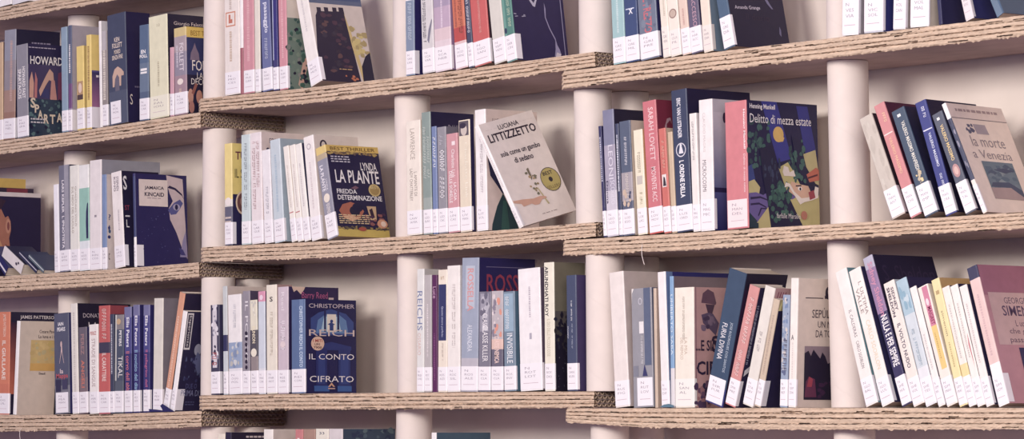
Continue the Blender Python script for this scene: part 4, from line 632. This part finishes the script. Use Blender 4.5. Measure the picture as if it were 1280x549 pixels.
B('b4', 812, 829, 128.5, -9.5, [(.04, (212, 116, 124)), (0, (210, 90, 84))], (136, 48, 70), 'tall raspberry spine with a dark red swirl cover', code='LOVMOV', cx=852, wrap=.002, sp=[('v', 'SARAH LOVETT', .4, .55, .78, .95, (238, 200, 200), .01), ('v', 'MOVENTE ACC', .4, .24, .75, .5, (238, 206, 206), .01)], cv=[('p', [(.3, .56), (.5, .62), (.44, .7), (.34, .76), (.36, .82), (.5, .85), (.56, .82), (.52, .87), (.38, .86), (.28, .8), (.3, .74), (.42, .66)], (190, 150, 160))])
B('b4', 830, 839, 162, -7.5, (212, 110, 100), (214, 186, 160), 'short vermilion spine with little black picture', code='LUCRES', cx=855, wrap=.001, sp=[('q', .35, .6, .7, .88, (232, 170, 150), .0), ('r', .2, .44, .8, .56, (230, 220, 216)), ('p', [(.3, .45), (.4, .54), (.6, .53), (.75, .45)], (60, 50, 60))])
B('b4', 840, 846, 166, -6, (206, 180, 150), (196, 170, 140), 'slim tan spine wedged before the large navy volume', code='LUDAQU', cx=870)
B('b4', 846.3, 866, 114.5, -8, (58, 66, 96), (42, 36, 72), 'tallest navy volume with white capitals and fan emblem', code='LUSORD', cx=937, wrap=.002, labcol=(240, 234, 238),
  sp=[('v', 'ERIC VAN LUSTBADER', .35, .66, .6, .94, (238, 234, 240), .02), ('e', .5, .575, .32, .05, (216, 210, 220)), ('e', .5, .575, .27, .042, (58, 66, 96)), ('p', [(.36, .55), (.44, .6), (.56, .6), (.66, .55)], (226, 222, 230)), ('e', .5, .605, .07, .012, (226, 222, 230)), ('v', 'L ORDINE DELLA', .36, .24, .66, .5, (244, 240, 244), .03)])
B('b4', 866.5, 875.5, 143, -5.5, (236, 228, 222), (220, 212, 210), 'slim white spine between navy giant and broad white one', code='MAGDIS', cx=900, sp=[('q', .35, .6, .6, .93, (170, 160, 164), .0)])
B('b4', 876, 893, 126, -3, (238, 230, 228), [(.0, (196, 190, 200))], 'broad white spine with cover turning deep blue downward', code='MAGMIC', cx=945, wrap=.005, lab=.055,
  sp=[('v', 'CLAUDIO MAGRIS', .3, .6, .48, .9, (206, 194, 194), .0), ('v', 'MICROCOSMI', .22, .3, .5, .54, (120, 110, 120), .0)], cv=[('g', 0, .3, 1, .9, (206, 200, 210), (96, 100, 150)), ('g', 0, 0, 1, .3, (84, 86, 144), (44, 44, 104)), ('r', 0, .29, 1, .325, (46, 40, 84)), ('e', .26, .86, .04, .04, (60, 50, 80))])
B('b4', 909, 936, 129, -3.5, [(0, (216, 124, 130))], (40, 36, 78), 'thick salmon spine with moonlit trees and sleeping man on cover', code='MANDEL', cx=1021, wrap=.001, lab=.05, labw=(.05, .97), labcol=(238, 222, 222),
  sp=[('v', 'Henning Mankell', .84, .62, .95, .93, (244, 226, 226), .03), ('v', 'Delitto di mezza estate', .84, .28, .93, .58, (238, 206, 206), .01)],
  cv=[('p', [(.2, 1), (.42, 1), (.62, .56), (.42, .52)], (60, 62, 150)), ('p', [(.7, .98), (.86, .98), (.98, .6), (.82, .58)], (56, 58, 144)), ('p', [(0, .48), (.06, .5), (.1, .36), (0, .34)], (60, 74, 140)), ('b', 46, 0, .48, .3, .84, .026, .024, [(66, 104, 100), (50, 76, 84)], 81), ('b', 30, .58, .44, .78, .72, .022, .02, [(66, 104, 100), (50, 76, 84)], 82),
      ('e', .435, .745, .075, .062, (222, 180, 100)), ('p', [(.42, .76), (.43, .685), (.5, .69), (.52, .72)], (222, 180, 100)), ('p', [(.0, .36), (.08, .38), (.16, .32), (.14, .26), (0, .27)], (200, 186, 126)), ('p', [(.42, .48), (.56, .53), (.66, .44), (.78, .3), (1, .28), (1, .03), (.62, .03), (.5, .2)], (196, 184, 122)), ('p', [(.78, .6), (.96, .64), (.99, .5), (1, .36), (.84, .4)], (196, 184, 132)),
      ('p', [(0, .27), (.1, .28), (.2, .26), (.3, .3), (.5, .3), (.66, .34), (.7, .27), (.62, .24), (.4, .22), (.28, .14), (.14, .05), (0, .02)], (112, 96, 160)), ('p', [(.02, .24), (.16, .25), (.3, .22), (.3, .21), (.16, .235), (.02, .22)], (50, 40, 84)), ('p', [(.02, .19), (.14, .2), (.24, .17), (.24, .16), (.14, .185), (.02, .175)], (50, 40, 84)), ('p', [(.12, .1), (.16, .16), (.26, .16), (.26, .15), (.175, .15), (.13, .09)], (50, 40, 84)),
      ('p', [(0, .0), (.12, 0), (.1, .06), (0, .12)], (40, 60, 76)), ('p', [(.1, .04), (.28, .18), (.34, .0), (.1, 0)], (200, 186, 126)),
      ('p', [(.16, .62), (.32, .66), (.46, .42), (.56, .26), (.66, .14), (.78, .0), (.3, .0), (.26, .2), (.2, .4)], (36, 34, 70)), ('b', 60, .26, .06, .6, .36, .03, .026, [(62, 100, 92), (72, 116, 104), (52, 84, 86)], 83), ('b', 24, .22, .38, .44, .54, .012, .024, [(60, 70, 104), (52, 60, 92)], 84),
      ('p', [(.62, .74), (.74, .7), (.82, .5), (.96, .36), (.8, .36), (.68, .5)], (38, 36, 74)), ('b', 20, .64, .38, .8, .66, .026, .024, [(66, 104, 100)], 85),
      ('p', [(.48, .45), (.5, .5), (.56, .49), (.58, .45), (.64, .47), (.66, .42), (.5, .42)], (230, 216, 206)), ('p', [(.82, .44), (.96, .5), (1, .48), (1, .4), (.86, .38)], (206, 110, 90)), ('p', [(.84, .42), (.98, .45), (.98, .435), (.84, .405)], (100, 50, 60)),
      ('p', [(.56, .3), (.6, .38), (.72, .36), (.84, .35), (.88, .3), (.86, .24), (.74, .24), (.66, .26)], (220, 176, 150)), ('p', [(.5, .33), (.56, .34), (.72, .2), (.78, .22), (.9, .24), (.98, .26), (.99, .34), (.94, .35), (.92, .3), (.84, .26), (.74, .25), (.64, .3), (.58, .36), (.52, .37)], (236, 224, 214)), ('p', [(.84, .3), (.92, .32), (.94, .26), (.86, .24)], (170, 70, 84)), ('e', .72, .325, .03, .016, (240, 230, 226)), ('e', .725, .323, .013, .012, (50, 40, 60)), ('p', [(.66, .35), (.74, .355), (.74, .345), (.66, .34)], (50, 40, 60)),
      ('r', 0, .0, .12, .04, (40, 60, 76)), ('t', 'Henning Mankell', .03, .925, .39, .975, (238, 232, 236), .02), ('t', 'Delitto di mezza estate', .03, .825, .9, .895, (238, 232, 236), .0), ('t', 'farfalle Marsilio', .38, .085, .72, .125, (226, 220, 220), .0), ('e', .77, .115, .045, .035, (190, 120, 100))])
# ---- bottom row, fourth bay
B('c4', 769, 787, 342, -8, (234, 222, 216), [(0, (206, 188, 182))], 'broad off-white slanted spine with beige cover, first in bay', code='RUSFIG', cx=822, wrap=.001)
B('c4', 791.5, 817, 362, -3, (150, 148, 156), (84, 92, 122), 'worn grey spine with scuffed edges and blue stripe', code='RUTLOV', cx=822, labw=(.22, .98), lab=.052, sp=[('r', .62, .35, .95, 1, (92, 102, 130)), ('p', [(.0, .97), (.05, 1), (.15, 1), (.06, .96), (.04, .84), (.0, .84)], (230, 222, 216)), ('e', .45, .89, .1, .03, (190, 186, 196)), ('e', .45, .89, .06, .02, (150, 148, 156)), ('r', .38, .62, .6, .72, (232, 226, 226)), ('q', .44, .36, .55, .6, (226, 222, 226), .01), ('r', .05, .26, .3, .35, (130, 130, 144)), ('p', [(.5, .26), (.6, .36), (.75, .26)], (60, 60, 110))])
B('c4', 818.3, 822, 361, -2, (206, 182, 160), (190, 166, 150), 'thin tattered tan spine without sticker', lab=None, cx=850)
B('c4', 826.5, 836.5, 341, -5, (238, 232, 230), (52, 50, 118), 'tall white spine with royal blue cover rising behind', code='SCHDIF', cx=911, wrap=.001, cv=[('r', 0, 0, .1, 1, (110, 134, 180))])
B('c4', 838, 843, 346, -1.5, [(.3, (130, 168, 208)), (0, (220, 214, 216))], (126, 108, 116), 'light blue narrow spine with white letters', code='SAFMAR', cx=912, lab=None, sp=[('v', 'UMBERTO SABA', .25, .4, .8, .86, (220, 232, 240), .0)])
B('c4', 843.5, 867.5, 360.5, -.5, (238, 228, 212), [(.0, (206, 156, 152))], 'cream spine with a helmeted soldier on rose cover', code='SANAL', cx=920, labcol=(240, 234, 226), lab=.05,
  sp=[('q', .42, .55, .52, .93, (190, 176, 160), .0), ('v', 'LA MIA', .5, .44, .66, .58, (200, 176, 156), .0), ('v', 'DEL NEMICO', .3, .4, .45, .58, (200, 176, 156), .0)],
  cv=[('r', .02, .02, .04, 1, (150, 110, 120)), ('p', [(.16, .87), (.2, .95), (.32, .985), (.46, .96), (.52, .87), (.5, .855), (.3, .865)], (110, 76, 96)), ('p', [(.26, .86), (.48, .855), (.42, .78), (.32, .78)], (84, 58, 80)), ('p', [(.16, .77), (.32, .79), (.44, .78), (.58, .7), (.5, .6), (.36, .65), (.2, .7)], (100, 80, 110)), ('b', 10, .18, .64, .5, .76, .05, .025, [(130, 106, 130), (80, 60, 90)], 91), ('t', '...E SIGNOR', .02, .47, .95, .56, (60, 44, 72), .02), ('t', 'S', .4, .46, .58, .6, (60, 44, 72), .02), ('t', 'CIRCE', .04, .27, .9, .385, (56, 42, 72), .02), ('b', 30, .0, .02, .4, .2, .06, .03, [(120, 84, 110), (90, 66, 100), (170, 120, 124), (60, 50, 80)], 92)])
B('c4', 881, 904, 343.5, 30.5, [(.13, (58, 78, 106)), (0, (56, 62, 130))], [(.88, (44, 38, 62)), (0, (56, 38, 70))], 'petrol blue volume leaning right, thickest of the leaners', code='SIRFUR', cx=985, lab=.047, wrap=.0, labw=(.02, .96), sp=[('v', 'FURIA DIVINA', .2, .33, .48, .6, (236, 232, 236), .0), ('v', 'JOSE RODRIGUES DOS SANTOS', .6, .25, .78, .62, (190, 200, 214), .0)])
B('c4', 905.5, 919, 361, 31.5, [(.1, (214, 144, 140)), (0, (214, 130, 130))], (50, 44, 80), 'pink leaning spine with white script lettering', code='SMAPRE', cx=985, wrap=.006, sp=[('q', .35, .5, .7, .9, (240, 206, 200), .0), ('q', .3, .24, .65, .5, (238, 200, 196), .0)], cv=[('q', .03, .35, .1, .85, (206, 206, 226), .01), ('k', 'l', .05, .26, .22, .31, (230, 226, 230), .04)])
B('c4', 927.5, 941, 361.5, 29, (226, 218, 208), [(.85, (206, 160, 160)), (0, (214, 200, 190))], 'off-white leaning spine with reddish striped cover top', code='STAREV', cx=990, sp=[('q', .35, .45, .6, .62, (180, 170, 170), .0)], cv=[('p', [(.1, .86), (.2, .97), (.25, .97), (.15, .86)], (150, 70, 100)), ('p', [(.25, .86), (.35, .97), (.4, .97), (.3, .86)], (150, 70, 100)), ('p', [(.4, .86), (.5, .97), (.55, .97), (.45, .86)], (150, 70, 100)), ('p', [(.55, .86), (.65, .97), (.7, .97), (.6, .86)], (150, 70, 100))])
B('c4', 942, 950, 376, 25, (206, 184, 160), [(.9, (190, 170, 120)), (0, (44, 38, 76))], 'tan leaning spine with navy cover, last of the right leaners', code='STAEVI', cx=1000, wrap=.011, sp=[('d', .4, .3, .65, .85, (180, 156, 140))], cv=[('p', [(.0, .9), (.1, 1), (.2, 1), (.1, .9)], (236, 220, 150)), ('p', [(.3, .9), (.4, 1), (.5, 1), (.4, .9)], (236, 220, 150))])
B('c4', 973.5, 982.7, 369.5, 4.7, (150, 164, 188), (120, 120, 150), 'mottled grey-blue spine left of the dark forest cover', code='SEPREF', cx=1010, sp=[('b', 40, .08, .3, .92, .98, .16, .02, [(120, 140, 176), (190, 190, 196), (206, 196, 190), (96, 104, 140)], 95), ('q', .3, .28, .8, .6, (110, 106, 126), .01)])
B('c4', 984, 993.5, 348.5, 4.5, (238, 228, 220), (222, 204, 190), 'white spine with a dark forest picture on beige cover', code='SEPDIA', cx=1060, wrap=.002,
  sp=[('t', 'A', .25, .52, .6, .56, (90, 80, 90), .01), ('d', .4, .2, .55, .5, (220, 206, 200))],
  cv=[('r', .14, .845, .5, .852, (60, 48, 64)), ('e', .6, .89, .06, .05, (56, 46, 66)), ('e', .62, .9, .03, .03, (222, 204, 190)), ('r', .53, .845, .72, .87, (56, 46, 66)), ('t', 'SEPÚLVEDA', .28, .695, .98, .775, (60, 48, 66), .0), ('t', 'UN NOME', .4, .62, .9, .67, (70, 58, 74), .0), ('t', 'DA TORERO', .36, .545, .94, .6, (70, 58, 74), .0), ('r', .14, .06, 1.0, .475, (40, 32, 58)), ('p', [(.14, .475), (.96, .475), (.96, .4), (.9, .36), (.84, .4), (.8, .37), (.76, .42), (.7, .36), (.62, .34), (.56, .4), (.5, .43), (.46, .38), (.38, .42), (.32, .45), (.27, .4), (.22, .44), (.14, .42)], (150, 130, 140)), ('p', [(.16, .08), (.18, .2), (.24, .24), (.36, .22), (.4, .08)], (110, 52, 84)), ('p', [(.2, .16), (.24, .24), (.32, .22), (.3, .16)], (170, 66, 84)), ('b', 8, .45, .08, .8, .2, .05, .015, [(70, 40, 76)], 96)])
# ---- top row, right bay
B('a5', 1053.5, 1074, -13, -.5, (240, 232, 230), (170, 160, 166), 'white tall-lettered spine with grey cover at bay start', code='VESVIA', cx=1100, lab=.062, sp=[('v', 'LA VIA', .3, .34, .8, .6, (206, 196, 206), .0)])
B('a5', 1081, 1105, -13, -1, [(.3, (170, 176, 190)), (0, (200, 200, 210))], (52, 56, 124), 'white-footed spine with bright navy cover', code='VICSOL', cx=1150, lab=.056, sp=[('b', 6, .1, .3, .9, .4, .15, .03, [(120, 130, 150), (206, 206, 214)], 101)])
B('a5', 1117.5, 1133, -13, -.5, (234, 226, 224), (176, 164, 160), 'white spine in the middle of three, narrower', code='VOLCAN', cx=1160, lab=.06)
B('a5', 1139, 1162.5, -13, -1, (238, 230, 226), (222, 206, 188), 'widest white spine with a curled beige cover', code='VOLMAL', cx=1187, lab=.06, wrap=.001)
B('a5', 1175, 1180, -12, -5, (48, 46, 90), (46, 44, 86), 'dark navy book behind the leaning white sliver', code='WALNOT', cx=1205, lab=None)
B('a5', 1209, 1220, -14, -11, (232, 222, 222), (54, 54, 112), 'narrow leaning white spine with navy cover', code='WILSOG', cx=1246, lab=.05, labcol=(230, 220, 222))
B('a5', 1248, 1259, -12, -16, [(0, (80, 104, 134))], (64, 84, 110), 'steel blue striped spine, last one leaning', lab=None, cx=1272, sp=[('r', .1, i * .05 + .02, .9, i * .05 + .035, (150, 170, 190)) for i in range(12)])
# ---- middle row, right bay
B('b5', 1115.5, 1135, 151.5, -43, (200, 188, 176), (60, 50, 66), 'weathered beige spine leaning left, first of the saga row', code='MANANT', cx=1112, d=.13, wrap=.006, yaw=math.radians(9), lab=.05, sp=[('b', 14, .1, .3, .9, .95, .12, .05, [(206, 196, 184), (190, 178, 166)], 111)])
B('b5', 1138.5, 1154.5, 135.5, -48, (212, 134, 136), (92, 40, 70), 'pink leaning saga volume with gold lettering', code='MANCHI', d=.14, yaw=math.radians(9), lab=.052, sp=[('q', .5, .83, .75, .93, (240, 200, 160), .0), ('r', .08, .73, .94, .74, (240, 214, 206)), ('v', 'VALERIO MASSIMO', .4, .38, .65, .7, (238, 196, 150), .0)])
B('b5', 1156.5, 1176, 142.5, -44, (66, 82, 106), (46, 44, 80), 'dark teal leaning saga volume with white lettering and gilded emblem', code='MANIMP', d=.14, yaw=math.radians(9), lab=.054, sp=[('t', 'I', .35, .93, .6, .955, W2, .03), ('v', 'VALERIO MASSIMO MANFREDI', .45, .42, .72, .88, (238, 232, 220), .01), ('b', 9, .35, .32, .75, .4, .1, .02, [(232, 206, 150), (200, 180, 150)], 112), ('v', 'L IMPERO', .45, .22, .62, .31, (236, 214, 170), .0)])
B('b5', 1182.5, 1198.5, 131.5, -40.5, (60, 66, 138), (44, 38, 72), 'royal blue leaning saga volume', code='MANORA', d=.14, yaw=math.radians(9), lab=.05, sp=[('q', .45, .83, .7, .95, (226, 226, 240), .0), ('r', .08, .745, .94, .755, (220, 220, 236)), ('v', 'VALERIO MASSIMO', .45, .42, .68, .72, (220, 224, 240), .01), ('q', .45, .24, .65, .38, (214, 218, 240), .0)])
B('b5', 1207.5, 1223.5, 146.5, -44.5, (88, 92, 110), (50, 48, 84), 'grey leaning saga volume with gold lettering and rosette', code='MANTAL', d=.14, yaw=math.radians(9), lab=.054, sp=[('t', 'I', .35, .93, .6, .955, W2, .03), ('v', 'VALERIO MASSIMO', .4, .52, .7, .88, (238, 206, 140), .01), ('e', .5, .42, .32, .065, (190, 140, 140)), ('e', .5, .42, .18, .04, (220, 180, 170)), ('q', .42, .22, .6, .32, (238, 220, 170), .0)])
B('b5', 1229, 1235.5, 133, -54, [(.86, W2), (.3, (70, 74, 100)), (0, (236, 222, 212))], [(.87, (234, 214, 204)), (.862, (126, 110, 116)), (0, (242, 222, 208))], 'beige novel leaning left with a framed dusky seascape', code='MANMON', d=.155, yaw=math.radians(9), lab=.05, wrap=.002,
  sp=[('b', 8, .2, .3, .8, .85, .2, .03, [(150, 146, 164), (60, 60, 90)], 113)],
  cv=[('l', .12, .9, .9, .955, 1, (170, 146, 146)), ('b', 7, .2, .74, .36, .82, .03, .02, [(90, 90, 120)], 114), ('p', [(.34, .82), (.56, .82), (.58, .73), (.36, .73)], (170, 156, 166)), ('t', 'la morte', .2, .61, .8, .71, (150, 134, 140), .0), ('t', 'a Venezia', .14, .5, .84, .58, (150, 134, 140), .0), ('r', .24, .13, .8, .475, (100, 122, 140)), ('b', 30, .28, .16, .76, .45, .06, .025, [(80, 104, 128), (130, 146, 156), (110, 130, 146), (66, 84, 116)], 115), ('p', [(.24, .13), (.8, .13), (.8, .2), (.6, .24), (.24, .23)], (176, 150, 150)), ('p', [(.25, .24), (.6, .24), (.8, .15), (.8, .22), (.6, .29), (.3, .28)], (62, 74, 110)), ('p', [(.4, .4), (.6, .37), (.78, .4), (.6, .42)], (60, 72, 108))])
# ---- bottom row, right bay
B('c5', 1081.5, 1097.5, 342, -38, (238, 230, 224), (110, 150, 160), 'white spine with dark capitals leaning against the tube', code='SGOBAL', d=.13, wrap=.004, sp=[('v', 'IL CALDERAS', .4, .5, .65, .7, (130, 116, 126), .0), ('v', 'CARLO SGORLON', .4, .27, .65, .47, (130, 116, 126), .0)])
B('c5', 1101.5, 1118, 341, -41, (240, 232, 224), (54, 50, 92), 'white spine with pale gold vertical author name', code='SGOLUL', d=.13, wrap=.006, sp=[('v', 'L ULTIMA', .55, .66, .82, .9, (150, 130, 130), .0), ('v', 'VALLE', .2, .68, .46, .86, (150, 130, 130), .0), ('v', 'CARLO SGORLON', .4, .26, .72, .62, (226, 206, 176), .0)])
B('c5', 1126.5, 1140, 325, -48.5, [(.92, (180, 176, 196)), (.62, (150, 120, 160)), (0, (60, 54, 96))], (42, 36, 64), 'tallest black-covered volume with white condensed capitals', code='SHENUL', d=.14, wrap=.006, lab=.05, sp=[('v', 'Sidney Sheldon', .2, .6, .85, .96, (210, 140, 170), .02), ('v', 'NULLA E PER SEMPRE', .25, .26, .9, .6, (244, 238, 240), .02)], cv=[('t', 'S. Sheldon', .1, .82, .95, .93, (58, 48, 78), .0), ('b', 5, .7, .6, .95, .72, .05, .02, [(80, 80, 120)], 121)])
B('c5', 1140.8, 1155.8, 356.5, -37, (236, 224, 214), (190, 200, 206), 'off-white spine with bold black sideways title', code='SHEVOL', d=.125, sp=[('v', 'SIDNEY', .55, .76, .8, .95, (90, 76, 96), .02), ('v', 'SHELDON', .2, .72, .46, .96, (84, 70, 90), .03), ('v', 'IL VOLTO NUDO', .35, .3, .66, .66, (70, 58, 90), .01)])
B('c5', 1156.3, 1171, 353, -37, [(.72, (170, 196, 210)), (.3, (206, 214, 220)), (0, (226, 226, 230))], (52, 46, 84), 'pale blue-topped spine right of the black titled one', code='SHETES', d=.12, sp=[('b', 8, .2, .76, .8, .96, .15, .03, [(140, 176, 196), (196, 212, 220)], 122), ('q', .35, .3, .6, .6, (170, 190, 206), .0)])
B('c5', 1171.8, 1181, 361.5, -35.3, (240, 232, 226), (48, 42, 80), 'thin white spine left of the pink and yellow one', code='SIMNN', d=.115, wrap=.001, sp=[('d', .4, .3, .6, .6, (210, 200, 200))])
B('c5', 1182.5, 1197, 361.5, -36, (238, 226, 214), (226, 214, 196), 'white spine with pink and yellow printed panel', code='SIMMAI', d=.115, sp=[('r', .4, .66, .94, .99, (214, 130, 156)), ('r', .4, .3, .94, .66, (236, 200, 120)), ('e', .62, .86, .14, .03, (240, 214, 220)), ('v', 'MAIGRET', .5, .67, .85, .82, (150, 50, 90), .02), ('d', .55, .38, .65, .6, (200, 160, 90))])
B('c5', 1198, 1209, 352, -34.5, (238, 220, 160), (206, 164, 106), 'yellow spine with tan cover among whites', code='SIMMAI', d=.125, sp=[('v', 'simenon', .4, .55, .65, .75, (150, 130, 100), .0), ('r', .3, .88, .7, .91, (190, 160, 110)), ('d', .45, .3, .6, .5, (200, 176, 120))])
B('c5', 1209.8, 1220, 361.5, -33, [(.35, (240, 230, 220)), (.25, (238, 214, 150)), (0, W2)], (50, 40, 70), 'ivory spine directly right of the yellow one', code='SIMMAG', d=.115, sp=[('d', .4, .4, .6, .85, (206, 196, 190))])
B('c5', 1220.5, 1231, 359.5, -33.5, (240, 232, 224), (56, 48, 84), 'ivory spine second right of the yellow one', code='SIMMN', d=.115, sp=[('d', .4, .4, .6, .85, (206, 196, 190)), ('p', [(.9, .3), (.7, .5), (.94, .6)], (206, 120, 130))])
B('c5', 1231.5, 1242, 360, -33, (240, 230, 224), (50, 44, 80), 'ivory spine third right of the yellow one', code='SIMMI', d=.115, sp=[('d', .4, .35, .6, .85, (210, 198, 194))])
B('c5', 1247, 1261, 337, -39, [(.91, (62, 60, 92)), (.3, (230, 196, 190)), (0, W2)], [(0, (196, 140, 150))], 'pink-mauve novel with a black train window on its cover', code='SIMUOM', d=.15, wrap=.012, lab=.05, sp=[('d', .4, .35, .6, .8, (214, 176, 176))], cv=[('r', .0, .78, 1, 1, (170, 110, 130)), ('r', .06, .42, .99, .8, (206, 170, 168)), ('t', 'GEORGES', .28, .72, .66, .765, (110, 90, 110), .0), ('t', 'SIMENON', .22, .63, .86, .705, (96, 74, 104), .01), ('t', 'L uomo', .38, .555, .62, .6, (110, 84, 106), .0), ('t', 'che guardava', .26, .49, .88, .54, (110, 84, 106), .0), ('t', 'passare i treni', .24, .425, .92, .475, (110, 84, 106), .0), ('r', .34, .16, .86, .4, (50, 44, 92)), ('b', 6, .4, .2, .8, .36, .05, .04, [(62, 56, 104), (40, 34, 76)], 131)])
# ---- scraps
def scrap(name, pts, thick, col, label, cat='scrap'):
    b = MB(); q = [at(x, y, Y) for x, y, Y in pts]; c = sum(q, Vector()) / len(q); n = (q[1] - q[0]).cross(q[2] - q[0]).normalized() * thick
    top = [p - c + n for p in q]; bot = [p - c - n for p in q]
    b.face(top, col); b.face(bot[::-1], col)
    for i in range(len(q)): j = (i + 1) % len(q); b.face([bot[i], bot[j], top[j], top[i]], col)
    o = b.build(name, M_MISC); o.location = c; tag(o, label, cat); return o
scrap('paper_scrap', [(187, 515, -.004), (186, 511.5, -.004), (196, 512.2, -.005), (204, 513.4, -.004), (204, 515, -.003)], .0006, (46, 44, 104), 'small flat navy blue scrap lying at the feet of the indigo mysteries')
scrap('paper_scrap', [(205, 515, -.004), (200.5, 507.5, -.006), (203, 505, -.007), (211, 510.5, -.006), (218, 514.6, -.004)], .0006, (44, 42, 100), 'upright folded navy blue scrap leaning at the last indigo mystery')
scrap('ribbon', [(825, 509, -.004), (830, 506, -.005), (836, 505, -.006), (842, 507, -.005), (842, 509.3, -.004)], .0006, (92, 128, 150), 'teal ribbon end at the foot of the tall white spine', 'ribbon')
def fibre(pts, label):
    b = MB(); q = [at(x, y, -.001) for x, y in pts]; c = q[0].copy(); r = .0006
    rings = [[p - c + Vector((r * math.cos(a), r * math.sin(a), 0)) for a in (0, 2.1, 4.2)] for p in q]
    for A, Bq in zip(rings, rings[1:]):
        for i in range(3): b.face([A[i], A[(i + 1) % 3], Bq[(i + 1) % 3], Bq[i]], (226, 212, 206))
    o = b.build('paper_fibre', M_MISC); o.location = c; tag(o, label, 'fibre')
fibre([(803, 306), (802, 312), (802.5, 320), (804, 326), (805.5, 331)], 'pale paper fibre hanging from the shelf edge over the beige book')
fibre([(27, 535), (25, 539), (24.5, 544), (25.5, 551)], 'pale paper fibre hanging under the bottom left shelf')
